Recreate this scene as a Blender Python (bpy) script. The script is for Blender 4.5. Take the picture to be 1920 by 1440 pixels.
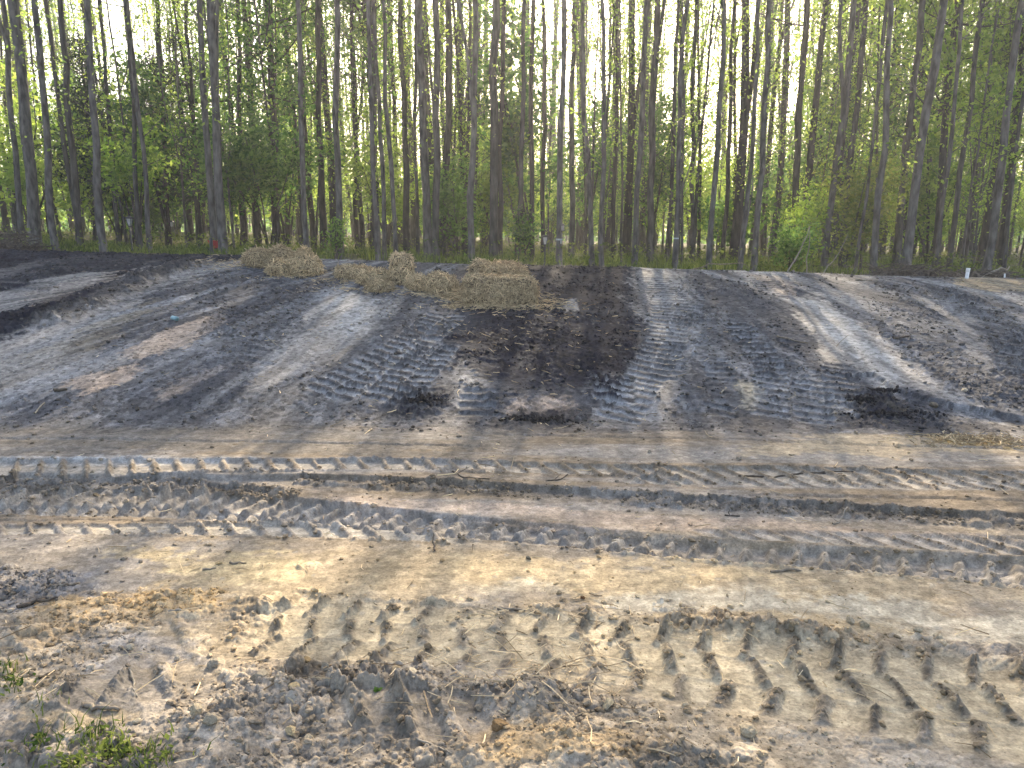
import bpy, math, random
import numpy as np
from mathutils import Vector, Matrix
R = math.radians
for o in list(bpy.data.objects): bpy.data.objects.remove(o)
SC = bpy.context.scene
# ------------------------------------------------------------------ camera
PITCH = 11.5; F = 1420.0; EYE = 1.65
cam = bpy.data.objects.new('camera', bpy.data.cameras.new('camera'))
SC.collection.objects.link(cam); SC.camera = cam
cam.data.sensor_width = 36; cam.data.lens = F/1920*36
cam.data.clip_start = 0.05; cam.data.clip_end = 2000
cam.location = (0, 0, EYE); cam.rotation_euler = (R(90-PITCH), 0, 0)
# ------------------------------------------------------------------ sky and sun
HAZE = .0024
SUN_EL, SUN_AZ = 30.0, 8.0            # azimuth to the right of the view direction (+Y)
w = bpy.data.worlds.new('World'); SC.world = w; w.use_nodes = True
nt = w.node_tree; bg = nt.nodes['Background']
sky = nt.nodes.new('ShaderNodeTexSky'); sky.sky_type = 'NISHITA'; sky.sun_disc = False
sky.sun_elevation = R(SUN_EL); sky.sun_rotation = R(SUN_AZ)
sky.air_density = 1.0; sky.dust_density = 4.5; sky.ozone_density = 1.0
nt.links.new(sky.outputs[0], bg.inputs[0]); bg.inputs[1].default_value = 0.14
sun = bpy.data.objects.new('sun', bpy.data.lights.new('sun', 'SUN'))
SC.collection.objects.link(sun)
sun.data.energy = 5.0; sun.data.angle = R(0.8); sun.data.color = (1, .86, .66)
sd = Vector((math.sin(R(SUN_AZ))*math.cos(R(SUN_EL)), math.cos(R(SUN_AZ))*math.cos(R(SUN_EL)), math.sin(R(SUN_EL))))
sun.rotation_euler = sd.to_track_quat('Z', 'Y').to_euler()
SC.view_settings.view_transform = 'Standard'; SC.view_settings.look = 'None'
SC.view_settings.exposure = 2.0; SC.view_settings.gamma = 1
SC.view_settings.use_white_balance = True; SC.view_settings.white_balance_temperature = 6750; SC.view_settings.white_balance_tint = 10
SC.cycles.max_bounces = 6; SC.cycles.diffuse_bounces = 3; SC.cycles.transparent_max_bounces = 4

# ------------------------------------------------------------------ numeric helpers
rng = np.random.default_rng(7); random.seed(7)
TAB = rng.random((256, 256)).astype(np.float32)
TB2 = rng.random((256, 256)).astype(np.float32)
def vnoise(x, y, tab=TAB):
    xi = np.floor(x).astype(np.int32); yi = np.floor(y).astype(np.int32)
    fx = (x-xi); fy = (y-yi); fx = fx*fx*(3-2*fx); fy = fy*fy*(3-2*fy)
    x0 = xi & 255; x1 = (xi+1) & 255; y0 = yi & 255; y1 = (yi+1) & 255
    return (tab[x0, y0]*(1-fx)+tab[x1, y0]*fx)*(1-fy)+(tab[x0, y1]*(1-fx)+tab[x1, y1]*fx)*fy
def fbm(x, y, o=4, seed=0):
    s = 0; a = .5; t = 0; x = x+seed*17.3; y = y+seed*31.7
    for k in range(o):
        s = s+a*vnoise(x, y); t += a; a *= .55
        x, y = x*1.62-y*1.21+5.1, x*1.21+y*1.62+9.7
    return s/t
def worley(x, y, seed=0):
    """nearest jittered point: distance and a random value for its cell"""
    xi = np.floor(x).astype(np.int32); yi = np.floor(y).astype(np.int32)
    bd = np.full(x.shape, 9., np.float32); bv = np.zeros(x.shape, np.float32)
    for i in (-1, 0, 1):
        for j in (-1, 0, 1):
            cx = xi+i; cy = yi+j; a = (cx+seed*13) & 255; b = (cy+seed*29) & 255
            r1 = TAB[a, b]; r2 = TB2[a, b]
            d = np.hypot(cx+r1-x, cy+r2-y)
            m = d < bd; bd = np.where(m, d, bd); bv = np.where(m, TB2[b, a], bv)
    return bd, bv
def sstep(a, b, x):
    t = np.clip((x-a)/(b-a), 0, 1); return t*t*(3-2*t)
cp, sp_ = math.cos(R(PITCH)), math.sin(R(PITCH))
def ray(px, py):
    u = (px-960)/F; v = (720-py)/F
    return np.array([u, cp+v*sp_, -sp_+v*cp])
def at(px, py, Y):
    d = ray(px, py); k = Y/d[1]; return Vector((d[0]*k, Y, EYE+d[2]*k))
# ------------------------------------------------------------------ terrain shape (smooth part)
def zcrest(x): return 1.10-.028*x+.00*np.abs(x)
def base_z(x, y):
    x = np.asarray(x, float); y = np.asarray(y, float)
    yf = 6.15+.02*x+.25*(fbm(x*.35, x*0+3, 2)-.5); yc = 11.9+0*x
    t = (y-yf)/(yc-yf)
    tc = np.clip(t, 0, 1)
    s = np.where(tc < .82, tc*.93, 0)
    s = 1.13*tc-.13*tc**3
    s = s*sstep(-.02, .14, tc)
    crest = zcrest(np.clip(x, -16, 16))
    z = crest*s
    z = z-.10*sstep(12.2, 13.6, y)
    z = z+.06*(fbm(x*.5, y*.5, 3, 2)-.5)*sstep(6, 9, y)
    z = z+.35*(fbm(x*.12, y*.12, 2, 5)-.5)*sstep(14, 22, y)
    z = z+.03*(fbm(x*.6, y*.9, 3, 4)-.5)
    return z
def P(px, py):
    """world ground point seen at a photo pixel"""
    d = ray(px, py); lo = .5; hi = .5
    g = lambda k: EYE+d[2]*k-float(base_z(d[0]*k, d[1]*k))
    while g(hi) > 0 and hi < 60: lo = hi; hi += .1
    for _ in range(22):
        m = (lo+hi)/2
        if g(m) > 0: lo = m
        else: hi = m
    return np.array([d[0]*hi, d[1]*hi])
# ------------------------------------------------------------------ ground sheet grid
def spaced(a, b, n): return np.linspace(a, b, n, endpoint=False)
rows = [1.35]
while rows[-1] < 150:
    y = rows[-1]
    if y < 12.6: st = min(max(.0042, y*y/1150), .0125)
    elif y < 14: st = .05
    else: st = (y-13)*.08+.1
    rows.append(y+st)
rows = np.array(rows)
tx = np.concatenate([spaced(-2.6, -.85, 60), spaced(-.85, -.70, 60), spaced(-.70, .70, 1150), spaced(.70, .85, 60), np.linspace(.85, 2.6, 61)])
GX = (tx[None, :]*rows[:, None]); GY = np.repeat(rows[:, None], len(tx), 1)
NR, NC = GX.shape
print('ground verts', NR*NC)
X = GX.ravel().astype(np.float32); Y = GY.ravel().astype(np.float32)
Z = base_z(X, Y).astype(np.float32)
NEAR = (Y < 13.5) & (np.abs(X) < .9*Y)
# warp fields that make every edge uneven
WX = (fbm(X*2.3, Y*2.3, 3, 11)-.5); WY = (fbm(X*2.3, Y*2.3, 3, 12)-.5)
FX = (fbm(X*14, Y*14, 3, 13)-.5); FY = (fbm(X*14, Y*14, 3, 14)-.5)
def poly_mask(pts, soft=.08, warp=.18, fine=.06):
    """1 inside a patch outlined by photo pixels laid on the ground, soft and ragged edge"""
    w_ = np.array([P(*p) for p in pts])
    m = .4+soft
    sel = np.nonzero((X > w_[:, 0].min()-m) & (X < w_[:, 0].max()+m) & (Y > w_[:, 1].min()-m) & (Y < w_[:, 1].max()+m))[0]
    x = X[sel]+WX[sel]*warp*2+FX[sel]*fine*2; y = Y[sel]+WY[sel]*warp*2+FY[sel]*fine*2
    dist = np.full(x.shape, 1e9); ins = np.zeros(x.shape, bool)
    n = len(w_)
    for i in range(n):
        ax, ay = w_[i]; bx, by = w_[(i+1) % n]
        ex, ey = bx-ax, by-ay
        t = np.clip(((x-ax)*ex+(y-ay)*ey)/(ex*ex+ey*ey+1e-9), 0, 1)
        dist = np.minimum(dist, np.hypot(x-ax-t*ex, y-ay-t*ey))
        c = ((ay > y) != (by > y)) & (x < (bx-ax)*(y-ay)/(by-ay+1e-12)+ax)
        ins ^= c
    sdv = np.where(ins, dist, -dist)
    return sel, sstep(-soft, soft, sdv).astype(np.float32)
def strip(pairs, warp=.015, pad=.12, step=.12):
    """band between two pixel polylines: index, arc length s, across u in [-1,1] (+1 = first edge), half width"""
    A = np.array([P(a, b) for a, b, c, d in pairs]); B = np.array([P(c, d) for a, b, c, d in pairs])
    # resample smoothly
    n = len(A); T = np.arange(n); q = np.linspace(0, n-1, max(2, (n-1)*8+1))
    A = np.stack([np.interp(q, T, A[:, k]) for k in (0, 1)], 1); B = np.stack([np.interp(q, T, B[:, k]) for k in (0, 1)], 1)
    for _ in range(6):
        for a in (A, B): a[1:-1] = (a[:-2]+2*a[1:-1]+a[2:])/4
    C_ = (A+B)/2; H = np.hypot(*(A-B).T)/2
    seg = np.diff(C_, axis=0); L = np.hypot(*seg.T); cum = np.r_[0, np.cumsum(L)]
    m = H.max()+pad
    sel = np.nonzero((X > C_[:, 0].min()-m) & (X < C_[:, 0].max()+m) & (Y > C_[:, 1].min()-m) & (Y < C_[:, 1].max()+m))[0]
    x = X[sel]+FX[sel]*warp*2; y = Y[sel]+FY[sel]*warp*2
    bd = np.full(x.shape, 1e9); S = np.zeros(x.shape); U = np.zeros(x.shape); HH = np.ones(x.shape); over = np.zeros(x.shape)
    for i in range(len(seg)):
        ex, ey = seg[i]; l = L[i]
        raw = ((x-C_[i, 0])*ex+(y-C_[i, 1])*ey)/(l*l)
        t = np.clip(raw, 0, 1)
        dx = x-C_[i, 0]-t*ex; dy = y-C_[i, 1]-t*ey
        d = np.hypot(dx, dy); mm = d < bd
        side = np.sign((A[i]-C_[i])[0]*dx+(A[i]-C_[i])[1]*dy)
        h = H[i]+(H[i+1]-H[i])*t
        bd = np.where(mm, d, bd); S = np.where(mm, cum[i]+t*l, S); HH = np.where(mm, h, HH)
        U = np.where(mm, side*d/h, U)
        ov = np.clip(-raw, 0, None)*l if i == 0 else (np.clip(raw-1, 0, None)*l if i == len(seg)-1 else raw*0); over = np.where(mm, ov, over)
    keep = bd < m
    return sel[keep], S[keep], U[keep], HH[keep], over[keep], cum[-1]
# ------------------------------------------------------------------ soil colours
SAND = (.385, .30, .185); PALE = (.46, .40, .295); CLAY = (.245, .222, .195); GREY = (.110, .110, .114)
DGREY = (.072, .072, .078); BLACK = (.011, .011, .015); OCHRE = (.42, .29, .14); PINK = (.44, .34, .26)
BROWN = (.21, .165, .115); WHITE = (.52, .51, .49); LGREY = (.325, .305, .285)  # WHITE also paints sky glare on the packed bank
COL = np.zeros((len(X), 3), np.float32); LOOSE = np.zeros(len(X), np.float32); SMOOTH = np.zeros(len(X), np.float32)
def mixc(sel, m, c):
    COL[sel] = COL[sel]*(1-m[:, None])+np.array(c, np.float32)*m[:, None]
def lerp3(t, a, b): return np.array(a, np.float32)*(1-t[:, None])+np.array(b, np.float32)*t[:, None]
slope = sstep(5.6, 6.8, Y+WY*.8)
bb = np.where(X < 0, .12, .06); FU = X/np.clip(1-bb*(np.clip(Y, 6, 13)-7.5), .3, 2)     # constant along the machine's passes up the bank
streak_s = fbm(FU*2.4, Y*.35, 4, 21); streak_s2 = fbm(FU*7, Y*.8, 3, 22)
streak_f = fbm(X*.5+Y*.1, Y*5.5+X*.2, 4, 23); blot = fbm(X*1.1, Y*1.5, 4, 24); blot2 = fbm(X*4, Y*5, 3, 25)
near_t = sstep(4.6, 3.0, Y)
flatc = lerp3(sstep(.35, .7, streak_f), BROWN, CLAY)
flatc = flatc*(1-near_t[:, None])+lerp3(sstep(.3, .7, blot), CLAY, SAND)*near_t[:, None]
slc = lerp3(sstep(.38, .72, streak_s*.5+streak_s2*.5), DGREY, (.25, .246, .245))  # pale streaks brightened so the colour carries whitish reflections
COL[:] = flatc*(1-slope[:, None])+slc*slope[:, None]
LOOSE[:] = .10+.24*slope*(1-sstep(.45, .65, streak_s)*.6)
E1 = fbm(FU*5.5, Y*.9, 4, 26)*slope+fbm(X*1.2, Y*7, 4, 27)*(1-slope); E2 = fbm(X*26, Y*26, 3, 28)
EDGE = np.clip(.5+(E1-.5)*2.0+(E2-.5)*1.1, -.3, 1.3)
def patch(pts, c, a=1, soft=.08, warp=.18, fine=.06, loose=None, smooth=None, br=.55):
    sel, m = poly_mask(pts, soft*2.2+.03, warp, fine)
    sl_ = slope[sel]; nz = EDGE[sel]
    m = sstep(.22, .78, m+(nz-.5)*1.1*(1-np.abs(2*m-1)*.55)).astype(np.float32)
    v = sstep(.5-br, .5+br*.3, blot2[sel]*.6+blot[sel]*.4)*.45+.55 if br else 1
    mc = m*a*v*(1-(sum(c) > .3)*sl_*.55*sstep(.62, .38, E1[sel]*.7+E2[sel]*.3))
    mixc(sel, mc.astype(np.float32), c)
    if loose is not None: LOOSE[sel] = LOOSE[sel]*(1-m)+loose*m
    if smooth is not None: SMOOTH[sel] = SMOOTH[sel]*(1-m)+smooth*m
# --- bank, left part
patch([(-60, 470), (340, 474), (480, 490), (330, 500), (220, 545), (100, 600), (40, 640), (-60, 650)], BLACK, .95, loose=.7, warp=.1)
patch([(-60, 560), (60, 530), (150, 512), (215, 512), (130, 545), (40, 580), (-60, 612)], LGREY, .85, .06, .08, loose=.05, smooth=.7)
patch([(60, 548), (150, 520), (230, 510), (225, 530), (120, 575), (40, 600)], PINK, .35, .08, .08, loose=.1, smooth=.4)
patch([(-60, 520), (60, 490), (140, 484), (60, 500), (-60, 548)], GREY, .8, .05, .08, loose=.2)
patch([(-60, 660), (60, 620), (160, 570), (260, 505), (400, 486), (480, 488), (420, 500), (330, 530), (240, 580), (130, 640), (-60, 740)], LGREY, .85, .08, .08, loose=.05, smooth=.6)
patch([(-60, 700), (120, 640), (230, 590), (300, 560), (260, 600), (120, 680), (-60, 760)], SAND, .35, .08, .08, loose=.1)
patch([(230, 660), (300, 620), (400, 590), (420, 600), (350, 650), (250, 670)], PINK, .95, .05, .08, loose=.03, smooth=.5)
patch([(-60, 690), (60, 672), (250, 665), (220, 700), (120, 740), (-60, 750)], LGREY, .55, .1, .12, loose=.1, smooth=.4)
patch([(130, 720), (200, 700), (260, 685), (250, 712), (160, 735)], PINK, .9, .06, .08, loose=.05, smooth=.3)
patch([(290, 735), (380, 690), (400, 697), (330, 735), (290, 745)], PINK, .6, .05, .06, loose=.05)
patch([(330, 700), (390, 670), (440, 640), (500, 590), (620, 580), (540, 640), (460, 690), (380, 720)], DGREY, .6, .1, .1, loose=.5)
patch([(400, 520), (620, 530), (600, 580), (480, 620), (410, 640), (390, 590)], DGREY, .7, .12, .1, loose=.6)
patch([(450, 720), (520, 660), (600, 570), (640, 545), (740, 560), (742, 600), (690, 650), (590, 700), (480, 735)], LGREY, .9, .08, .1, .04, loose=.05, smooth=.8)
patch([(630, 600), (640, 550), (735, 558), (730, 600), (680, 625)], WHITE, .5, .12, .1, loose=.02, smooth=.9)  # white sky glare on packed mud painted into the colour
patch([(380, 745), (560, 720), (700, 735), (640, 770), (400, 770)], CLAY, .6, .12, .15, loose=.2)
# --- bank, black middle
patch([(600, 680), (760, 600), (860, 560), (880, 600), (820, 780), (640, 770), (560, 760)], DGREY, .6, .12, .1, loose=.35)
patch([(860, 575), (900, 560), (1010, 490), (1150, 498), (1180, 560), (1210, 620), (1190, 700), (1110, 720), (960, 730), (860, 700), (850, 620)], BLACK, .93, .12, .14, loose=.7, br=.12)
patch([(840, 520), (1000, 495), (1140, 498), (1160, 560), (1040, 600), (900, 570)], BLACK, .85, .1, .1, loose=.7, br=0)
patch([(1000, 620), (1180, 600), (1200, 690), (1150, 720), (1040, 690)], BLACK, .8, .1, .14, loose=.9, br=0)
patch([(640, 700), (960, 700), (1000, 790), (640, 800)], GREY, .3, .15, .15, loose=.3)
patch([(880, 720), (1060, 700), (1080, 780), (960, 790), (860, 780)], DGREY, .8, .1, .15, loose=.5)
patch([(1000, 488), (1150, 496), (1190, 560), (1200, 620), (1060, 610), (1000, 560)], BLACK, .85, .16, .14, loose=.6, br=.2)
patch([(870, 590), (1000, 580), (1190, 600), (1200, 700), (1090, 730), (960, 720), (870, 690)], BLACK, .8, .18, .16, loose=.7, br=.3)
patch([(700, 545), (860, 560), (880, 620), (760, 640), (690, 600)], DGREY, .6, .12, .1, loose=.5)
patch([(1050, 565), (1075, 560), (1080, 582), (1060, 588)], LGREY, .9, .03, .05, loose=.1)
patch([(970, 750), (1060, 745), (1070, 785), (1000, 800), (930, 780)], PINK, .75, .05, .12, loose=.3)
patch([(930, 780), (1060, 775), (1070, 795), (950, 797)], BLACK, .9, .04, .12, loose=1.2, br=0)
patch([(760, 740), (830, 730), (845, 760), (770, 768)], BLACK, .9, .05, .12, loose=1.2, br=0)
# --- bank, right part
patch([(1190, 510), (1290, 512), (1300, 600), (1290, 700), (1190, 800), (1110, 800), (1150, 740), (1220, 640), (1200, 560)], LGREY, .6, .09, .08, loose=.12, smooth=.5)
patch([(1290, 520), (1400, 530), (1500, 640), (1520, 700), (1400, 690), (1310, 640)], DGREY, .75, .12, .1, loose=.55)
patch([(1410, 516), (1470, 518), (1500, 560), (1450, 550)], PINK, .5, .06, .08, loose=.1)
patch([(1480, 560), (1530, 550), (1590, 590), (1620, 620), (1680, 660), (1760, 735), (1640, 725), (1610, 690), (1530, 680), (1520, 620)], LGREY, .95, .06, .07, .03, loose=.03, smooth=.9)
patch([(1510, 560), (1560, 565), (1640, 650), (1700, 720), (1660, 722), (1600, 660), (1540, 610)], WHITE, .55, .07, .05, loose=.02, smooth=1)  # sheen along the scraped chute painted in as white
patch([(1560, 520), (1620, 518), (1640, 560), (1590, 590), (1540, 560)], LGREY, .4, .1, .1, loose=.1)
patch([(1380, 715), (1425, 722), (1425, 770), (1395, 760), (1365, 720)], PALE, .75, .04, .06, loose=.03, smooth=.4)
patch([(1600, 735), (1700, 770), (1920, 790), (1990, 800), (1990, 812), (1850, 790), (1690, 770)], PALE, .85, .03, .06, loose=.05)
patch([(1640, 530), (1800, 540), (1990, 640), (1990, 760), (1820, 770), (1700, 660), (1620, 600)], DGREY, .55, .15, .15, loose=.6)
patch([(1740, 560), (1800, 570), (1860, 640), (1830, 670), (1780, 620)], LGREY, .65, .08, .1, loose=.15)
patch([(1780, 525), (1850, 540), (1990, 620), (1990, 580), (1900, 540)], LGREY, .4, .1, .1, loose=.2)
patch([(1790, 520), (1900, 522), (1990, 535), (1990, 550), (1860, 545), (1800, 535)], SAND, .8, .08, .1, loose=.1)
patch([(1590, 740), (1660, 735), (1680, 780), (1900, 830), (1600, 800)], BLACK, .75, .08, .15, loose=1.0, br=.4)
patch([(1100, 640), (1200, 640), (1180, 760), (1090, 720)], BLACK, .5, .1, .12, loose=.8)
patch([(740, 790), (1990, 785), (1990, 812), (740, 812)], DGREY, .55, .07, .12, loose=.35)
for q in ([(740, 735), (850, 728), (880, 770), (760, 775)], [(900, 775), (1090, 770), (1110, 800), (900, 805)], [(1560, 730), (1740, 735), (1800, 800), (1590, 800)]): patch(q, BLACK, .4, .1, .15, loose=.8, br=.5)
# --- flat
patch([(-60, 800), (500, 800), (1000, 812), (980, 850), (-60, 850)], (.16, .145, .125), .7, .1, .2, loose=.15)
patch([(1330, 838), (1600, 815), (1900, 835), (1900, 850), (1500, 855)], SAND, .6, .06, .2, loose=.04, smooth=.3)
patch([(1770, 815), (1890, 815), (1910, 838), (1790, 835)], (.42, .27, .08), .75, .03, .1, loose=.3)
patch([(-60, 855), (160, 855), (300, 853), (420, 864), (280, 868), (-60, 868)], WHITE, .4, .02, .03, loose=.05, smooth=0)
patch([(540, 905), (900, 930), (1400, 965), (1990, 1000), (1990, 1015), (1200, 980), (700, 945)], PINK, .5, .05, .1, loose=.03, smooth=.2)
patch([(1990, 990), (1990, 1050), (1500, 1015), (1500, 1000)], CLAY, .4, .05, .05)
patch([(280, 1030), (900, 1030), (1990, 1080), (1990, 1130), (1100, 1130), (300, 1100)], SAND, .55, .1, .2, loose=.08, smooth=.3)
patch([(-60, 1000), (420, 1005), (300, 1070), (-60, 1070)], CLAY, .6, .1, .2, loose=.12)
patch([(220, 1040), (520, 1035), (560, 1090), (280, 1080)], (.48, .38, .22), .8, .08, .15, loose=.04)
patch([(840, 1045), (1300, 1060), (1440, 1090), (1150, 1130), (860, 1110)], (.50, .38, .22), .8, .1, .15, loose=.05, smooth=.3)
patch([(1120, 1120), (1300, 1110), (1700, 1125), (1990, 1160), (1990, 1196), (1700, 1180), (1400, 1155), (1130, 1145)], PALE, .95, .05, .08, .03, loose=.01, smooth=.7)
patch([(820, 1090), (990, 1080), (1060, 1115), (900, 1120)], PALE, .8, .05, .08, loose=.02, smooth=.5)
patch([(-60, 1075), (160, 1080), (140, 1130), (-60, 1160)], (.13, .13, .135), .85, .06, .12, loose=1.0)
patch([(60, 1130), (420, 1105), (380, 1160), (200, 1190), (40, 1240)], OCHRE, .8, .06, .12, loose=.8)
patch([(420, 1110), (980, 1130), (1300, 1160), (1500, 1180), (1480, 1210), (900, 1180), (420, 1150)], BROWN, .3, .05, .1, loose=.45)
patch([(1230, 1155), (1500, 1170), (1800, 1205), (1990, 1230), (1990, 1260), (1700, 1222), (1400, 1190), (1230, 1172)], BROWN, .45, .04, .06, loose=.7)
patch([(-60, 1160), (480, 1150), (760, 1250), (1240, 1300), (1500, 1420), (1500, 1500), (-60, 1500)], (.27, .225, .165), .65, .08, .15, loose=.8)
patch([(560, 1210), (1000, 1250), (1250, 1300), (1100, 1390), (600, 1350)], (.225, .19, .145), .5, .08, .15, loose=1.0)
patch([(1300, 1310), (1600, 1350), (1990, 1400), (1990, 1500), (1350, 1500)], (.30, .25, .18), .7, .08, .15, loose=.45)
patch([(860, 1390), (1230, 1385), (1220, 1450), (900, 1470)], OCHRE, .6, .05, .1, loose=.6)
patch([(430, 1180), (620, 1200), (700, 1260), (560, 1290), (440, 1240)], (.17, .135, .095), .7, .08, .15, loose=1.0)
patch([(120, 1270), (300, 1250), (360, 1330), (180, 1370)], (.15, .142, .13), .7, .08, .15, loose=1.0)
patch([(700, 1260), (960, 1290), (1180, 1330), (1080, 1370), (760, 1340)], (.15, .138, .12), .6, .08, .15, loose=1.1)
patch([(0, 1400), (420, 1390), (860, 1400), (860, 1500), (0, 1500)], (.16, .145, .125), .55, .08, .15, loose=1.0)
patch([(1240, 1400), (1330, 1390), (1400, 1470), (1240, 1480)], (.13, .12, .10), .7, .05, .12, loose=1.0)
patch([(480, 1125), (760, 1140), (1100, 1160), (1500, 1190), (1950, 1250), (1950, 1268), (1500, 1208), (1000, 1172), (480, 1142)], (.16, .13, .095), .6, .04, .1, loose=.8)
patch([(30, 1330), (220, 1330), (230, 1365), (60, 1380)], SAND, .8, .05, .12, loose=.15)
patch([(-60, 1230), (60, 1240), (60, 1330), (-60, 1330)], (.28, .23, .15), .6, .05, .12)
patch([(140, 1200), (330, 1180), (380, 1240), (180, 1260)], LGREY, .5, .06, .12, loose=.5)
patch([(540, 1130), (1000, 1160), (1990, 1300), (1990, 1400), (1100, 1260), (540, 1200)], (.44, .37, .25), .7, .05, .1, loose=.15, smooth=.3)
# far floor of the wood
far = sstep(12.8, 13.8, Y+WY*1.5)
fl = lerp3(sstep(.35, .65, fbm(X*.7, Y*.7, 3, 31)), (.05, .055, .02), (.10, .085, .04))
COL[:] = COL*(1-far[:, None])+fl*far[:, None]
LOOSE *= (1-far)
# ------------------------------------------------------------------ wheel and crawler prints
DZ = np.zeros(len(X), np.float32)
def track(pairs, depth, pitch, skew=.6, bar=.30, rise=.8, lift=.0, fade=.25, rows_=1, zig=0, col=None, barcol=None, cola=.6, tilt=0, edge=.06, lug_noise=.5, rough=.0, phase=0, broken=False, sharp=False, rowrib=0):
    sel, s, u, h, over, L = strip(pairs)
    ends = sstep(-.02, fade, s)*sstep(-.02, fade, L-s)*(over < 1e-6)
    ins = sstep(1+edge/np.maximum(h, .05)*.35, 1-edge/np.maximum(h, .05)*.35, np.abs(u))
    rowi = np.clip(np.floor((u+1)/2*rows_), 0, rows_-1)
    ur = ((u+1)/2*rows_-rowi)*2-1
    sk = skew if rows_ == 1 else skew*np.where(rowi % 2 == 0, 1, -1)
    ph = (s+sk*u*h*(1 if rows_ == 1 else .5))/pitch+rowi*.5+phase
    ph = ph+.22*(fbm(X[sel]*1.7, Y[sel]*1.7, 2, 41)-.5)
    fr = ph-np.floor(ph); cell = np.floor(ph).astype(int)
    rnd = TAB[(cell*7+rowi.astype(int)*31+int(abs(phase)*50)) & 255, 5]
    bd = np.abs(fr-.5)*2                       # 0 at a bar's middle
    width = bar*(.75+.5*rnd)
    barm = sstep(width*1.7, width*.25, bd) if not sharp else sstep(width*1.15, width*.8, bd)
    barm *= (.35+.65*sstep(1.0, .82, np.abs(ur))) if rows_ > 1 else 1
    amp = rise*(1-lug_noise+lug_noise*(.55+.7*rnd)*(.75+.5*vnoise(X[sel]*5, Y[sel]*5)))
    z = -depth+depth*np.clip(amp, 0, 1.15)*barm
    if rowrib: z = z+depth*rowrib*sstep(.80, .97, np.abs(ur))*(np.abs(u) < .9)*(.4+.9*vnoise(X[sel]*4, Y[sel]*4))
    if zig:                                     # scalloped step along the middle
        zz = .38*np.abs(np.sin(s/pitch*math.pi))
        st = sstep(-.06, .06, u-(-.25+zz))
        z = z+.55*depth*(1-st)*(-1 if zig < 0 else 1)
    z = z+tilt*u*depth
    k = ins*ends
    if broken: k = k*(broken+(1-broken)*sstep(.30, .46, fbm(X[sel]*1.6, Y[sel]*1.6, 3, 43)))
    DZ[sel] += (z*k).astype(np.float32)
    floor_ = k*(1-barm)
    LOOSE[sel] = LOOSE[sel]*(1-floor_*.92)+rough*k*barm
    SMOOTH[sel] = np.maximum(SMOOTH[sel], floor_*.45)
    if lift:                                    # loose berm squeezed out at both edges
        e = sstep(.16, .0, np.abs(np.abs(u)-1.12))*ends*(.4+.8*vnoise(X[sel]*3, Y[sel]*3))
        DZ[sel] += (lift*e).astype(np.float32); LOOSE[sel] = np.maximum(LOOSE[sel], .7*e)
    if col is not None: mixc(sel, (floor_*cola).astype(np.float32), col)
    if barcol is not None: mixc(sel, (k*barm*cola).astype(np.float32), barcol)
def step_down(pairs, depth, edge=.018):
    """sunken band; its far wall is the dark riser seen from the camera"""
    sel, s, u, h, over, L = strip(pairs, warp=.02)
    e = edge/np.maximum(h, .03)
    k = sstep(1+e, 1-e, u)*sstep(-1.0, -.55, u)*(over < 1e-6)
    DZ[sel] -= (depth*k).astype(np.float32)
    return sel, k
# upper rut row (far), riser, lower rut row, near rut row
DK = (.12, .108, .092)
step_down([(-80, 890, -80, 985), (200, 892, 200, 985), (380, 894, 380, 985), (500, 890, 500, 985), (640, 892, 640, 985), (960, 907, 960, 990), (1280, 930, 1280, 1030), (1600, 948, 1600, 1060), (2000, 972, 2000, 1090)], .038)
step_down([(-80, 893, -80, 950), (200, 891, 200, 960), (420, 903, 420, 965), (520, 925, 520, 975), (700, 943, 700, 990), (960, 965, 960, 1015), (1280, 996, 1280, 1050), (1600, 1013, 1600, 1075), (2000, 1040, 2000, 1115)], .030)
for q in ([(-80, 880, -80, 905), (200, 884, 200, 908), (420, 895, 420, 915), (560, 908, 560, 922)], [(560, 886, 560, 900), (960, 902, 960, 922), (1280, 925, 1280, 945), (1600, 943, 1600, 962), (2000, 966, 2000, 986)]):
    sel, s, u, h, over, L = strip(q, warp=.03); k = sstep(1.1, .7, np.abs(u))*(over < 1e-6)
    mixc(sel, (k*.5).astype(np.float32), (.085, .077, .066)); LOOSE[sel] = np.maximum(LOOSE[sel], k*.7)  # shade of the backlit risers painted into the soil colour
track([(-80, 865, -80, 884), (300, 862, 300, 884), (700, 860, 700, 878), (960, 866, 960, 886), (1280, 875, 1280, 892), (1600, 878, 1600, 894), (2000, 886, 2000, 900)], .026, .165, .5, .26, 1.0, .006, col=(.36, .33, .28), barcol=BROWN, rough=.2)
track([(1150, 893, 1150, 906), (1500, 894, 1500, 910), (2000, 901, 2000, 918)], .018, .157, .6, .26, 1.0, .0, col=(.36, .33, .28), barcol=BROWN, rough=.35, phase=.4)
track([(-80, 905, -80, 945), (300, 905, 300, 948), (520, 925, 520, 966), (760, 950, 760, 990), (960, 972, 960, 1015), (1280, 1000, 1280, 1046), (1600, 1017, 1600, 1068), (2000, 1043, 2000, 1100)], .034, .136, .35, .34, 1.0, .006, rows_=2, zig=-1, tilt=.25, col=(.34, .31, .265), barcol=(.26, .235, .2), rough=.35, lug_noise=.35)
track([(-80, 978, -80, 1000), (400, 976, 400, 1001), (700, 985, 700, 1010), (920, 1000, 920, 1022)], .020, .165, .8, .24, 1.0, .004, col=(.40, .37, .31), barcol=CLAY, rough=.4)
track([(1270, 980, 1270, 991), (1600, 988, 1600, 1006), (2000, 998, 2000, 1030)], .018, .165, .8, .22, 1.0, .0, col=(.37, .34, .29), barcol=BROWN, rough=.4)
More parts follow.
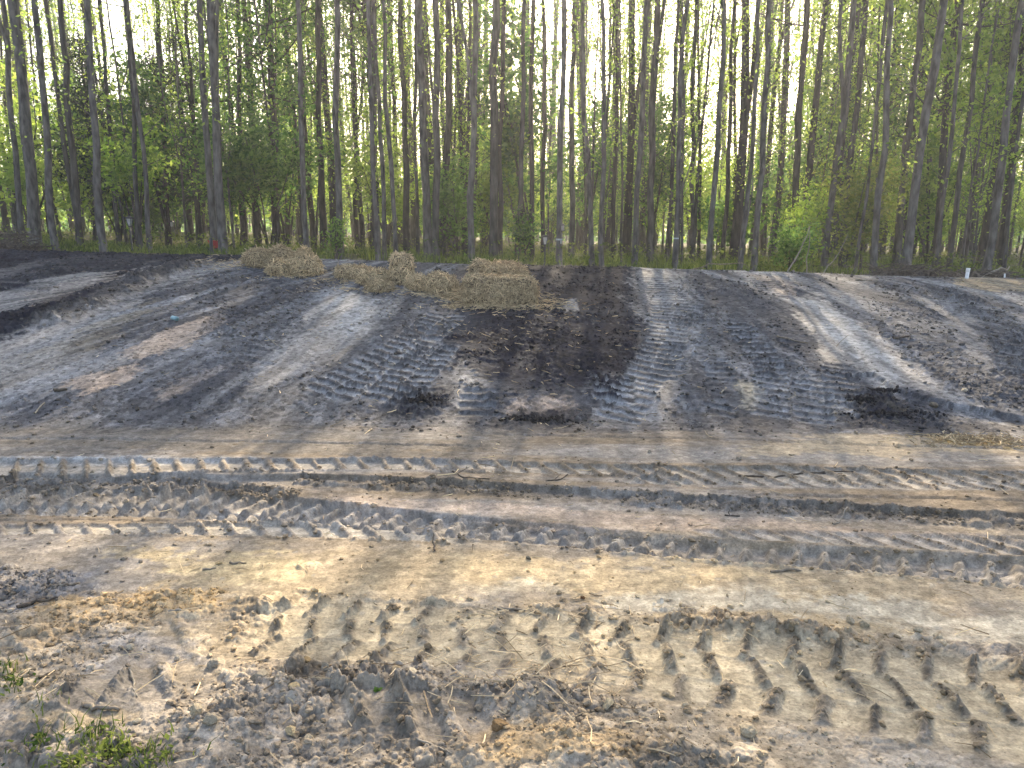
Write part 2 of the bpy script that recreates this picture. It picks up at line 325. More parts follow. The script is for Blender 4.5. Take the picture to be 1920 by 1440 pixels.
# foreground print, three lug rows, cloddy bars
FGP = [(430, 1112, 470, 1225), (640, 1128, 620, 1232), (960, 1145, 940, 1268), (1280, 1172, 1260, 1310), (1600, 1212, 1580, 1365), (2020, 1260, 2000, 1430)]
track(FGP, .0105, .165, -.5, .24, 1.0, .002, rows_=3, col=(.41, .34, .225), barcol=(.15, .122, .088), cola=.85, rough=.6, lug_noise=.55, edge=.22, broken=.8, rowrib=.35)
# churned lug marks lower left
for q, ph in (([(180, 1190, 330, 1290), (330, 1175, 480, 1270)], 0), ([(240, 1200, 60, 1330), (360, 1230, 200, 1360)], .3), ([(640, 1300, 560, 1370), (1040, 1320, 960, 1400)], .6)):
    track(q, .014, .16, .5, .30, 1.1, .003, col=None, rough=.5, lug_noise=.8, phase=ph, fade=.15, broken=.2)
# bank prints
LG = (.31, .305, .30); DG = (.070, .069, .072)
def bank(q, col=LG, barcol=DG, a=.8, pitch=.14, d=.017, **k):
    track(q, d, pitch, k.pop('skew', .04), .42, .95, .002, col=col, barcol=barcol, cola=a, rough=.2, fade=.2, broken=k.pop('brk', .15), rows_=k.pop('rows_', 1), sharp=True, **k)
bank([(1195, 800, 1105, 790), (1235, 730, 1160, 725), (1285, 650, 1210, 645), (1300, 580, 1225, 575), (1270, 520, 1200, 515)], a=.8, brk=.6)
bank([(1190, 765, 1110, 765), (1190, 700, 1120, 700)], col=(.30, .30, .30), barcol=BLACK, a=.9, brk=.8)
bank([(1270, 720, 1215, 718), (1320, 600, 1265, 600), (1320, 530, 1280, 530)], a=.4)
bank([(1480, 790, 1410, 790), (1480, 690, 1420, 690), (1400, 600, 1350, 600)], a=.8, brk=.5)
bank([(1570, 800, 1495, 800), (1545, 700, 1480, 700)], a=.55, phase=.3)
bank([(1620, 770, 1550, 770), (1600, 680, 1545, 680)], a=.5, phase=.6)
bank([(1380, 790, 1310, 790), (1390, 720, 1330, 720), (1330, 620, 1290, 620)], a=.4)
bank([(1480, 560, 1430, 560), (1460, 522, 1410, 522)], col=PINK, a=.6)
bank([(640, 765, 550, 735), (720, 712, 630, 690), (820, 645, 740, 635), (880, 590, 810, 580)], a=.85, skew=.3, rows_=2, brk=.7)
bank([(770, 775, 670, 750), (820, 705, 730, 690), (870, 640, 800, 630)], a=.8, skew=.2, phase=.4, rows_=2, brk=.6)
bank([(930, 790, 850, 790), (935, 720, 870, 720)], col=(.2, .2, .2), a=.6)
bank([(830, 780, 780, 780), (850, 720, 800, 720)], col=(.2, .2, .2), a=.5)
bank([(520, 690, 430, 690), (540, 640, 470, 650)], a=.35, skew=.4)
bank([(60, 560, -60, 540), (110, 530, 20, 520)], col=GREY, barcol=BLACK, a=.55, pitch=.22)
bank([(1880, 600, 1800, 600), (1800, 540, 1740, 540)], a=.35)
bank([(1960, 720, 1870, 700), (1930, 630, 1860, 620)], a=.35)
# mounds and heaps pushed up by the blade
def mound(px, py, r, h, ex=1):
    c = P(px, py); d = np.hypot((X-c[0])/ex, Y-c[1])/r
    DZ[:] += (h*np.exp(-d*d*2.2)*(.7+.6*vnoise(X*3, Y*3))).astype(np.float32)

mound(150, 1320, .28, .06); mound(380, 1390, .3, .05); mound(740, 1320, .2, .06, 1.5); mound(1000, 1320, .16, .07); mound(1440, 1180, .12, .03, 3)
mound(1080, 1425, .25, .06, 2)
# dark ridge of turned soil down the left bank, shelf behind it
sel, s, u, h, over, L = strip([(-60, 600, -60, 650), (120, 565, 130, 605), (230, 525, 250, 550), (360, 487, 380, 500)], warp=.05)
k = sstep(1.2, .2, np.abs(u))*(over < 1e-6); DZ[sel] += (.07*k*(.5+vnoise(X[sel]*5, Y[sel]*5))).astype(np.float32); LOOSE[sel] = np.maximum(LOOSE[sel], k*1.1); mixc(sel, (k*.8).astype(np.float32), BLACK)
# long blade groove right of centre and the scraped chute
for q, dp in (([(1610, 690, 1600, 700), (1680, 730, 1660, 738), (1800, 760, 1790, 768), (1980, 790, 1980, 798)], .04),):
    step_down([(a, b, c, d+12) for a, b, c, d in q], dp, .02)
# thin drag lines along the flat
for (a, b, c, d) in ((-60, 962, 700, 968), (1400, 925, 1990, 940), (-60, 820, 900, 835), (900, 812, 1990, 842), (1100, 1008, 1990, 1050)):
    sel, s, u, h, over, L = strip([(a, b, a, b+4), ((a+c)/2, (b+d)/2-3, (a+c)/2, (b+d)/2+2), (c, d, c, d+4)], warp=.04, pad=.05)
    DZ[sel] -= (.012*sstep(1.2, .4, np.abs(u))*(over < 1e-6)).astype(np.float32)
# ------------------------------------------------------------------ crumbs and clods in the sheet itself
print('noise')
nm = np.nonzero(NEAR)[0]
xx, yy = X[nm], Y[nm]; lo = np.clip(LOOSE[nm], 0, 1.4)
lo = lo*(.45+1.1*sstep(.3, .7, fbm(xx*3, yy*3, 3, 51)))
w1, v1 = worley(xx/.085+FX[nm]*.8, yy/.085+FY[nm]*.8, 1); w2, v2 = worley(xx/.036+FX[nm]*.9, yy/.036, 2); w3, v3 = worley(xx/.018, yy/.018, 3)
big = np.clip(1-(w1/(.30+.45*v1))**2, 0, 1)*(v1 > .45); mid = np.clip(1-(w2/(.35+.35*v2))**2, 0, 1)*(v2 > .3)
sml = np.clip(1-(w3/.62)**2, 0, 1)*(v3 > .25)
d_ = sstep(9, 3, yy)
dz = lo**1.5*(.017*np.sqrt(big)*(.4+v1)+.010*np.sqrt(mid)*(.5+v2))+lo*.0065*np.sqrt(sml)
dz += lo*.020*(fbm(xx*7, yy*7, 4, 53)-.5)+.006*(fbm(xx*18, yy*24, 3, 54)-.5)*(.4+lo)
dz += .005*(fbm(xx*1.2, yy*16, 3, 55)-.5)*(1-slope[nm])*(1-near_t[nm]*.5)
dz += .008*(fbm(FU[nm]*14, yy*1.2, 3, 56)-.5)*slope[nm]
DZ[nm] += dz.astype(np.float32)
# crumbs are a little varied in colour
cv = (.78+.5*v1*(big > 0)*(lo > .25)+.1)*(.82+.36*v2)*(.62+.76*fbm(xx*22, yy*22, 4, 57))*(.80+.42*fbm(xx*4.5, yy*6, 3, 58))
COL[nm] *= np.clip(cv, .5, 1.4)[:, None]*(1-.1*lo[:, None])
# blackish crumbs over the grey bank, pale crumbs over the black
cr = ((v2 > .8) & (mid > .1)); COL[nm] = np.where((cr & (slope[nm] > .5))[:, None], COL[nm]*.45+.0, COL[nm])
cr = ((v2 > .3) & (v2 < .315) & (mid > .2)); COL[nm] = np.where(cr[:, None], COL[nm]*.6+np.array([.10, .095, .085]), COL[nm])
mb_ = np.clip((.045-COL.mean(1))/.03, 0, 1)[:, None]; COL[:] = COL*(1-mb_)+COL*np.array([.86, 1.0, 1.25])*1.15*mb_
Z += DZ
HGRID = Z.reshape(NR, NC)
def gz(x, y):
    """finished ground height at a world point"""
    if y < rows[0] or y > rows[-1]: return float(base_z(x, y))
    i = min(max(int(np.searchsorted(rows, y))-1, 0), NR-2)
    j = min(max(int(np.searchsorted(tx, x/y))-1, 0), NC-2)
    return float(HGRID[i:i+2, j:j+2].mean())
def gzv(x, y):
    i = np.clip(np.searchsorted(rows, y), 0, NR-1); j = np.clip(np.searchsorted(tx, x/np.maximum(y, .1)), 0, NC-1)
    return HGRID[i, j]
def loosev(x, y):
    i = np.clip(np.searchsorted(rows, y), 0, NR-1); j = np.clip(np.searchsorted(tx, x/np.maximum(y, .1)), 0, NC-1)
    return LOOSE.reshape(NR, NC)[i, j], COL.reshape(NR, NC, 3)[i, j]
# ------------------------------------------------------------------ materials
def mat(name, rough=.9, spec=.3):
    m = bpy.data.materials.new(name); m.use_nodes = True
    b = m.node_tree.nodes['Principled BSDF']; b.inputs['Roughness'].default_value = rough
    b.inputs['Specular IOR Level'].default_value = spec
    return m, m.node_tree, b
def N(nt, t, **k):
    n = nt.nodes.new('ShaderNode'+t)
    for a, b in k.items(): setattr(n, a, b)
    return n
def ramp_noise(nt, b, scale, c0, c1, detail=6, coord='Object', stretch=(1, 1, 1), lo=.35, hi=.65, bump=0, bd=.01):
    tc = N(nt, 'TexCoord'); mp = N(nt, 'Mapping'); mp.inputs['Scale'].default_value = stretch
    nt.links.new(tc.outputs[coord], mp.inputs[0])
    n = N(nt, 'TexNoise'); n.inputs['Scale'].default_value = scale; n.inputs['Detail'].default_value = detail
    nt.links.new(mp.outputs[0], n.inputs['Vector'])
    r = N(nt, 'ValToRGB'); r.color_ramp.elements[0].position = lo; r.color_ramp.elements[1].position = hi
    r.color_ramp.elements[0].color = (*c0, 1); r.color_ramp.elements[1].color = (*c1, 1)
    nt.links.new(n.outputs[0], r.inputs[0]); nt.links.new(r.outputs[0], b.inputs['Base Color'])
    if bump:
        bp = N(nt, 'Bump'); bp.inputs['Strength'].default_value = bump; bp.inputs['Distance'].default_value = bd
        nt.links.new(n.outputs[0], bp.inputs['Height']); nt.links.new(bp.outputs[0], b.inputs['Normal'])
    return r
def simple(name, c0, c1, scale=20, rough=.9, bump=.4, bd=.01, stretch=(1, 1, 1), spec=.3):
    m, nt, b = mat(name, rough, spec); ramp_noise(nt, b, scale, c0, c1, stretch=stretch, bump=bump, bd=bd); return m
def attr_mat(name, aname, rough, bump=.5, bd=.004, scale=90, spec=.3, var=.35):
    m, nt, b = mat(name, rough, spec)
    a = N(nt, 'Attribute', attribute_name=aname); tc = N(nt, 'TexCoord')
    n = N(nt, 'TexNoise'); n.inputs['Scale'].default_value = scale; n.inputs['Detail'].default_value = 8; n.inputs['Roughness'].default_value = .65
    nt.links.new(tc.outputs['Object'], n.inputs['Vector'])
    mr = N(nt, 'MapRange'); mr.inputs[1].default_value = .3; mr.inputs[2].default_value = .7; mr.inputs[3].default_value = 1-var; mr.inputs[4].default_value = 1+var
    nt.links.new(n.outputs[0], mr.inputs[0])
    mx = N(nt, 'VectorMath', operation='SCALE'); nt.links.new(a.outputs['Color'], mx.inputs[0]); nt.links.new(mr.outputs[0], mx.inputs['Scale'])
    nt.links.new(mx.outputs[0], b.inputs['Base Color'])
    bp = N(nt, 'Bump'); bp.inputs['Strength'].default_value = bump; bp.inputs['Distance'].default_value = bd
    nt.links.new(n.outputs[0], bp.inputs['Height']); nt.links.new(bp.outputs[0], b.inputs['Normal'])
    return m
M_GROUND = attr_mat('soil', 'soil', .9, .7, .006, 70, .10)
nt = M_GROUND.node_tree; b = nt.nodes['Principled BSDF']
a = N(nt, 'Attribute', attribute_name='packed'); mr = N(nt, 'MapRange'); mr.inputs[3].default_value = .95; mr.inputs[4].default_value = .60
nt.links.new(a.outputs['Fac'], mr.inputs[0]); nt.links.new(mr.outputs[0], b.inputs['Roughness'])
mix = [n for n in nt.nodes if n.type == 'VECT_MATH'][0]
tc = N(nt, 'TexCoord'); mp = N(nt, 'Mapping'); mp.inputs['Scale'].default_value = (.75, 1.25, 1); nt.links.new(tc.outputs['Object'], mp.inputs[0])
n2 = N(nt, 'TexNoise'); n2.inputs['Scale'].default_value = 13; n2.inputs['Detail'].default_value = 9; n2.inputs['Roughness'].default_value = .72; nt.links.new(mp.outputs[0], n2.inputs['Vector'])
m2 = N(nt, 'MapRange'); m2.inputs[1].default_value = .32; m2.inputs[2].default_value = .68; m2.inputs[3].default_value = .70; m2.inputs[4].default_value = 1.25; nt.links.new(n2.outputs[0], m2.inputs[0])
vo = N(nt, 'TexVoronoi'); vo.inputs['Scale'].default_value = 45; nt.links.new(tc.outputs['Object'], vo.inputs['Vector'])
sp = N(nt, 'MapRange'); sp.inputs[1].default_value = .10; sp.inputs[2].default_value = .20; sp.inputs[3].default_value = .55; sp.inputs[4].default_value = 1.0; nt.links.new(vo.outputs['Distance'], sp.inputs[0])
cr_ = N(nt, 'SeparateColor'); nt.links.new(vo.outputs['Color'], cr_.inputs[0]); gt = N(nt, 'Math', operation='GREATER_THAN'); gt.inputs[1].default_value = .6; nt.links.new(cr_.outputs[0], gt.inputs[0])
mxs = N(nt, 'Mix'); mxs.inputs['A'].default_value = 1; nt.links.new(gt.outputs[0], mxs.inputs['Factor']); nt.links.new(sp.outputs[0], mxs.inputs['B'])
mm = N(nt, 'Math', operation='MULTIPLY'); nt.links.new(m2.outputs[0], mm.inputs[0]); nt.links.new(mxs.outputs[0], mm.inputs[1])
v2 = N(nt, 'VectorMath', operation='SCALE'); nt.links.new(mix.outputs[0], v2.inputs[0]); nt.links.new(mm.outputs[0], v2.inputs['Scale']); nt.links.new(v2.outputs[0], b.inputs['Base Color'])
b2 = N(nt, 'Bump'); b2.inputs['Strength'].default_value = .8; b2.inputs['Distance'].default_value = .007; nt.links.new(n2.outputs[0], b2.inputs['Height'])
b1 = [n for n in nt.nodes if n.type == 'BUMP' and n != b2][0]; nt.links.new(b2.outputs[0], b1.inputs['Normal'])
M_CLOD = attr_mat('clod_soil', 'soil', .95, .8, .004, 120, .1)
M_BARK = simple('bark_grey', (.020, .017, .014), (.10, .09, .078), 16, .95, .9, .03, (1, 1, .22))
M_BARKP = simple('bark_pale', (.036, .031, .027), (.15, .135, .12), 14, .95, .9, .03, (1, 1, .3))
M_BARKD = simple('bark_dark', (.013, .011, .009), (.070, .058, .048), 16, .95, .9, .03, (1, 1, .22))
M_TWIG = simple('dead_wood', (.10, .08, .06), (.24, .20, .15), 30, .9, .4, .003)
M_PWOOD = simple('peeled_wood', (.16, .14, .11), (.30, .26, .20), 30, .85, .3, .003)
M_DWOOD = simple('root_wood', (.04, .032, .026), (.12, .095, .07), 25, .95, .5, .004)
def leafmat(name, c0, c1, trans=.55):
    m = bpy.data.materials.new(name); m.use_nodes = True; nt = m.node_tree; nt.nodes.clear()
    out = N(nt, 'OutputMaterial'); d = N(nt, 'BsdfDiffuse'); t = N(nt, 'BsdfTranslucent'); mx = N(nt, 'MixShader'); mx.inputs[0].default_value = trans
    a = N(nt, 'Attribute', attribute_name='tint'); oi = N(nt, 'ObjectInfo')
    ad = N(nt, 'Math', operation='ADD'); ad.use_clamp = True; ml = N(nt, 'Math', operation='MULTIPLY_ADD'); ml.inputs[1].default_value = .5; ml.inputs[2].default_value = -.25
    nt.links.new(oi.outputs['Random'], ml.inputs[0]); nt.links.new(ml.outputs[0], ad.inputs[0]); nt.links.new(a.outputs['Fac'], ad.inputs[1])
    r = N(nt, 'ValToRGB'); r.color_ramp.elements[0].color = (*c0, 1); r.color_ramp.elements[1].color = (*c1, 1)
    nt.links.new(ad.outputs[0], r.inputs[0])
    nt.links.new(r.outputs[0], d.inputs[0]); nt.links.new(r.outputs[0], t.inputs[0])
    nt.links.new(d.outputs[0], mx.inputs[1]); nt.links.new(t.outputs[0], mx.inputs[2]); nt.links.new(mx.outputs[0], out.inputs[0])
    return m
L_SPRING = leafmat('leaf_spring', (.14, .26, .035), (.50, .62, .12), .7)
L_GREEN = leafmat('leaf_green', (.045, .12, .025), (.22, .36, .075), .65)
L_YELLOW = leafmat('leaf_yellow', (.14, .19, .04), (.40, .40, .11), .55)
L_DARK = leafmat('needle_dark', (.012, .028, .012), (.035, .06, .022), .25)
L_GRASS = leafmat('grass_blade', (.04, .075, .018), (.22, .26, .06), .4)
# ------------------------------------------------------------------ object helpers
def np_mesh(name, V, Fc, material, attrs=None, smooth=False, parent=None, loc=(0, 0, 0)):
    me = bpy.data.meshes.new(name)
    V = np.asarray(V, np.float32); Fc = np.asarray(Fc, np.int32)
    me.vertices.add(len(V)); me.vertices.foreach_set('co', V.ravel())
    n, k = Fc.shape
    me.loops.add(n*k); me.loops.foreach_set('vertex_index', Fc.ravel())
    me.polygons.add(n); me.polygons.foreach_set('loop_start', np.arange(0, n*k, k, dtype=np.int32))
    me.polygons.foreach_set('use_smooth', np.full(n, smooth))
    me.update(calc_edges=True)
    for an, (ty, data) in (attrs or {}).items():
        at_ = me.attributes.new(an, 'FLOAT_COLOR' if ty == 'c' else 'FLOAT', 'POINT')
        if ty == 'c':
            at_.data.foreach_set('color', np.c_[data, np.ones(len(data))].astype(np.float32).ravel())
        else: at_.data.foreach_set('value', np.asarray(data, np.float32))
    me.materials.append(material)
    o = bpy.data.objects.new(name, me); SC.collection.objects.link(o); o.location = loc
    if parent: o.parent = parent
    return o
def tag(o, label=None, cat=None, group=None, kind=None):
    if label: o['label'] = label
    if cat: o['category'] = cat
    if group: o['group'] = group
    if kind: o['kind'] = kind
    return o
def empty(name, loc, rz=0):
    o = bpy.data.objects.new(name, None); SC.collection.objects.link(o); o.location = loc; o.rotation_euler = (0, 0, rz)
    o.empty_display_size = .1; return o
class MB:
    """collects tubes (quads) into one mesh"""
    def __init__(s): s.V = []; s.F = []; s.n = 0
    def tube(s, pts, rad, k=7, cap=True):
        pts = [np.array(p, float) for p in pts]; n = len(pts)
        ref = np.array([.3, .9, .2]); start = s.n
        for i, p in enumerate(pts):
            d = pts[min(i+1, n-1)]-pts[max(i-1, 0)]; d /= (np.linalg.norm(d)+1e-9)
            a = np.cross(d, ref); a /= np.linalg.norm(a)+1e-9; c = np.cross(d, a)
            for j in range(k):
                t = 2*math.pi*j/k; s.V.append(p+rad[i]*(a*math.cos(t)+c*math.sin(t)))
        for i in range(n-1):
            for j in range(k):
                q = start+i*k; s.F.append((q+j, q+(j+1) % k, q+k+(j+1) % k, q+k+j))
        s.n += n*k
        if cap:
            for e, ring in ((0, start), (n-1, start+(n-1)*k)):
                s.V.append(pts[e]); c = s.n; s.n += 1
                for j in range(0, k-1, 2): s.F.append((c, ring+j, ring+j+1, ring+(j+2) % k))
                if k % 2: s.F.append((c, ring+k-1, ring, ring)) if False else s.F.append((c, ring+k-1, ring, c)) if False else None
        s.F = [f for f in s.F if f]
        return s
    def prism(s, ring0, ring1):
        n = len(ring0); st = s.n
        s.V += [np.array(p, float) for p in list(ring0)+list(ring1)]; s.n += 2*n
        for j in range(n): s.F.append((st+j, st+(j+1) % n, st+n+(j+1) % n, st+n+j))
        if n == 4: s.F.append((st+3, st+2, st+1, st)); s.F.append((st+n, st+n+1, st+n+2, st+n+3))
        return s
    def box(s, c, d):
        c = np.array(c); x, y, z = np.array(d)/2
        r = lambda zz: [c+np.array(p) for p in ((-x, -y, zz), (x, -y, zz), (x, y, zz), (-x, y, zz))]
        return s.prism(r(-z), r(z))
    def build(s, name, m, parent=None, smooth=True, loc=(0, 0, 0), attrs=None):
        return np_mesh(name, np.array(s.V), np.array(s.F), m, attrs, smooth, parent, loc)
def leaves_np(C_, size, rg, flat=0.0, asp=.62):
    """one four-cornered leaf per centre, random facing"""
    n = len(C_); a = rg.normal(size=(n, 3)); a[:, 2] *= (1-flat); a /= np.linalg.norm(a, axis=1)[:, None]
    b = rg.normal(size=(n, 3)); b[:, 2] *= (1-flat); b -= (b*a).sum(1)[:, None]*a; b /= np.linalg.norm(b, axis=1)[:, None]+1e-9
    sz = size*(.6+.8*rg.random(n))[:, None]
    V = np.stack([C_-a*sz*.6, C_+b*sz*asp*.5-a*sz*.05, C_+a*sz*.6, C_-b*sz*asp*.5-a*sz*.05], 1).reshape(-1, 3)
    return V, np.arange(4*n).reshape(n, 4), np.repeat(rg.random(n), 4)
# ------------------------------------------------------------------ the ground
idx = np.arange(NR*NC).reshape(NR, NC)
Fq = np.stack([idx[:-1, :-1], idx[:-1, 1:], idx[1:, 1:], idx[1:, :-1]], -1).reshape(-1, 4)
g = np_mesh('ground', np.c_[X, Y, Z], Fq, M_GROUND, {'soil': ('c', np.clip(COL, .008, .8)), 'packed': ('f', SMOOTH)}, smooth=True)
tag(g, kind='structure')
M_FAR = simple('far_soil', (.08, .075, .05), (.14, .12, .08), .6, .95, 0)
g2 = MB().box((0, 0, -.9), (900, 900, .6)).build('terrain', M_FAR, smooth=False); tag(g2, kind='structure')
print('ground done')
# ------------------------------------------------------------------ loose crumbs and clods
def ico(sub=1):
    t = (1+5**.5)/2
    v = [(-1, t, 0), (1, t, 0), (-1, -t, 0), (1, -t, 0), (0, -1, t), (0, 1, t), (0, -1, -t), (0, 1, -t), (t, 0, -1), (t, 0, 1), (-t, 0, -1), (-t, 0, 1)]
    f = [(0, 11, 5), (0, 5, 1), (0, 1, 7), (0, 7, 10), (0, 10, 11), (1, 5, 9), (5, 11, 4), (11, 10, 2), (10, 7, 6), (7, 1, 8), (3, 9, 4), (3, 4, 2), (3, 2, 6), (3, 6, 8), (3, 8, 9), (4, 9, 5), (2, 4, 11), (6, 2, 10), (8, 6, 7), (9, 8, 1)]
    v = [np.array(p)/np.linalg.norm(p) for p in v]
    for _ in range(sub):
        nf = []; c = {}
        def mid(a, b):
            k = (min(a, b), max(a, b))
            if k not in c: p = v[a]+v[b]; v.append(p/np.linalg.norm(p)); c[k] = len(v)-1
            return c[k]
        for a, b, d in f:
            x, y, z = mid(a, b), mid(b, d), mid(d, a); nf += [(a, x, z), (b, y, x), (d, z, y), (x, y, z)]
        f = nf
    return np.array(v), np.array(f)
IV, IF = ico(1); IV2, IF2 = ico(2)
def rock_shape(rg, V0, amp=.3):
    V = V0.copy()
    for _ in range(7):                      # flatten with random cutting planes: angular lumps
        n = rg.normal(size=3); n /= np.linalg.norm(n); d = .45+.4*rg.random()
        k = V@n; V -= np.clip(k-d, 0, None)[:, None]*n*.9
    return V*(1+amp*.35*rg.normal(size=(len(V), 1)))*(.7+.6*rg.random(3))
cl_shapes = [rock_shape(rng, IV) for _ in range(14)]
def scatter_clods(n, xlo, xhi, ylo, yhi, smin, smax, power, thr):
    px = rng.uniform(xlo, xhi, n); py = rng.uniform(ylo, yhi, n)
    ok = np.abs(px) < .95*py+.2; px, py = px[ok], py[ok]
    lo, c = loosev(px, py)
    keep = rng.random(len(px)) < np.clip((lo-thr)*1.3, 0.03, 1)*sstep(.25, .55, fbm(px*3.1, py*3.1, 2, 61)); px, py, c = px[keep], py[keep], c[keep]
    s = smin+(smax-smin)*rng.random(len(px))**power
    return px, py, c, s
sets = [scatter_clods(90000, -4.5, 4.5, 1.5, 5.2, .003, .017, 4.5, .14), scatter_clods(60000, -10, 10, 5.2, 12.4, .008, .028, 5, .12)]
px = np.concatenate([s[0] for s in sets]); py = np.concatenate([s[1] for s in sets]); cc = np.concatenate([s[2] for s in sets]); ss = np.concatenate([s[3] for s in sets])
print('clods', len(px))
def clod_mesh(px, py, cc, ss):
    VV = []; FF = []; CC = []; off = 0
    which = rng.integers(0, len(cl_shapes), len(px))
    for k, S in enumerate(cl_shapes):
        m = which == k; n = m.sum()
        if not n: continue
        a = rng.uniform(0, 6.28, n); ca, sa = np.cos(a)[:, None], np.sin(a)[:, None]
        x = S[None, :, 0]*ca-S[None, :, 1]*sa; y = S[None, :, 0]*sa+S[None, :, 1]*ca; z = np.repeat(S[None, :, 2], n, 0)*.75
        s = ss[m][:, None]
        V = np.stack([x*s+px[m][:, None], y*s+py[m][:, None], z*s+(gzv(px[m], py[m])+ss[m]*.3)[:, None]], -1).reshape(-1, 3)
        F_ = (IF[None]+(np.arange(n)*len(S))[:, None, None]).reshape(-1, 3)+off
        c = np.repeat(cc[m]*np.array([1.06, .98, .86])*(.75+.6*rng.random((n, 1))), len(S), 0)
        VV.append(V); FF.append(F_); CC.append(c); off += len(V)
    return np.concatenate(VV), np.concatenate(FF), np.concatenate(CC)
V, F_, C_ = clod_mesh(px, py, cc, ss)
o = np_mesh('soil_crumbs', V, F_, M_CLOD, {'soil': ('c', C_)}); tag(o, 'loose crumbs and small clods of soil strewn over the graded dirt', 'soil crumbs', kind='stuff')
# countable large clods and stones
def big_clod(name, ppx, ppy, r, col, label, cat='clod', flat=.7, sink=.25):
    r *= .75; col = (col[0]*1.08, col[1]*.96, col[2]*.76); c = P(ppx, ppy); S = rock_shape(rng, IV2, .14)*r; S[:, 2] *= flat
    S *= (1+.18*(fbm(S[:, 0]*60+c[0]*9, S[:, 1]*60+S[:, 2]*50, 3, 5)-.5))[:, None]
    o = np_mesh(name, S, IF2, M_CLOD, {'soil': ('c', np.tile(np.array(col), (len(S), 1)))}, loc=(c[0], c[1], gz(c[0], c[1])+r*flat*(.75-sink)))
    o.rotation_euler = (0, 0, rng.uniform(0, 6)); tag(o, label, cat, 'large clods and stones'); return o
TAN = (.32, .27, .19)
for a in [
 ('clod', 772, 1286, .030, (.40, .38, .33), 'pale grey angular clod standing in the churned foreground soil'),
 ('clod', 742, 1268, .042, (.22, .195, .155), 'large brown clod left of the pale angular clod'),
 ('clod', 935, 1378, .036, (.17, .125, .08), 'rusty brown block of clay near the bottom edge, below the straw strands'),
 ('clod', 575, 1243, .036, (.24, .19, .12), 'brown clod at the upper edge of the churned area'),
 ('clod', 610, 1256, .028, (.21, .20, .18), 'grey clod just right of the brown clod above the churned area'),
 ('clod', 550, 1302, .028, (.38, .32, .22), 'flat sandy clod below the churned lug marks'),
 ('clod', 400, 1252, .036, (.20, .20, .195), 'grey upright lump in the middle of the lower left dirt'),
 ('clod', 490, 1285, .050, (.21, .205, .19), 'wide grey lump cracked on top, right of the grey upright lump'),
 ('clod', 372, 1370, .034, (.30, .28, .24), 'long grey clod lying on its side near the bottom left'),
 ('clod', 398, 1388, .036, (.25, .235, .21), 'rounded grey clod beside the long grey clod'),
 ('clod', 580, 1388, .024, (.40, .36, .29), 'small pale flat clod near the bottom, left of centre'),
 ('clod', 545, 1380, .028, (.36, .31, .22), 'sandy rounded clod left of the small pale flat clod'),
 ('stone', 245, 1215, .026, (.32, .31, .29), 'round grey stone between two lug marks at left'),
 ('stone', 332, 1232, .022, (.33, .32, .30), 'round grey stone at the right end of the lug marks'),
 ('clod', 258, 1365, .020, (.36, .34, .30), 'small pale clod above the bottom left weeds'),
 ('clod', 1092, 1122, .016, (.10, .055, .03), 'dark red brown clod on the smooth sand beside dry stalks'),
 ('clod', 992, 1048, .022, (.12, .12, .115), 'dark grey clod alone on the smooth sand'),
 ('clod', 1442, 1157, .018, (.10, .085, .065), 'dark clod on the far edge of the foreground wheel print'),
 ('clod', 1595, 1170, .030, (.27, .26, .23), 'grey clod on the ridge along the right side wheel print'),
 ('clod', 1620, 1175, .034, (.29, .27, .23), 'tan block right of the grey clod on the ridge'),
 ('clod', 1720, 1192, .028, (.30, .28, .24), 'pale clod on the ridge below the bright smooth sand'),
 ('clod', 1760, 1198, .026, (.36, .34, .29), 'flat pale clod farthest right on the ridge'),
 ('clod', 1400, 1378, .040, (.30, .28, .24), 'crumbly grey clod at the bottom right of centre'),
 ('clod', 1250, 1300, .024, (.27, .24, .19), 'brown clod below the foreground wheel print'),
 ('clod', 1140, 1330, .034, (.26, .25, .21), 'cracked grey clod right of the crossing straw strands'),
 ('clod', 1655, 1355, .018, (.22, .19, .15), 'small brown clod near the right end of the foreground print'),
 ('clod', 178, 912, .030, (.12, .105, .085), 'brown clod stuck in the dark wall of the left rut'),
 ('clod', 1270, 908, .032, (.30, .28, .25), 'pale clod at the rim of the long dark rut'),
 ('clod', 1750, 755, .055, (.10, .095, .09), 'grey boulder like clod at the foot of the bank on the right'),
 ('stone', 1808, 734, .035, (.34, .33, .31), 'flat pale stone on the right side of the bank')]:
    big_clod(*a)
for n_, (a, b_, r) in enumerate([(770, 742, .075), (800, 735, .065), (815, 750, .05), (785, 757, .06), (755, 752, .05), (818, 733, .045)]):
    pass
def heap(ppx, ppy, label, n, sx, sy, r0, col=(.018, .017, .018)):
    c = P(ppx, ppy); VV = []; FF = []; off = 0
    for i in range(n*4):
        u, v = rng.normal(size=2)*.5; r = r0*(.22+.6*rng.random()**2)
        x, y = c[0]+u*sx, c[1]+v*sy; S = rock_shape(rng, IV, .3)*r
        z = gz(x, y)+r*.4+max(0, 1-1.5*(u*u+v*v))*r0*.9*rng.random()-gz(*c)
        VV.append(S+np.array([x-c[0], y-c[1], z])); FF.append(IF+off); off += len(S)
    V = np.concatenate(VV)
    o = np_mesh('soil_heap', V, np.concatenate(FF), M_CLOD, {'soil': ('c', np.tile(np.array(col), (len(V), 1))*np.repeat(.6+2.2*rng.random((len(V)//len(IV), 1))**2, len(IV), 0))}, loc=(c[0], c[1], gz(*c)))
    tag(o, label, 'soil heap', 'heaps of black topsoil')
heap(793, 752, 'black crumbly soil heap at the foot of the bank, left of centre', 36, .15, .08, .032)
heap(1010, 790, 'long low black soil heap in front of the pinkish bare patch', 70, .34, .05, .024)
heap(1618, 752, 'black soil heap at the lower end of the pale scraped chute', 26, .12, .08, .030)
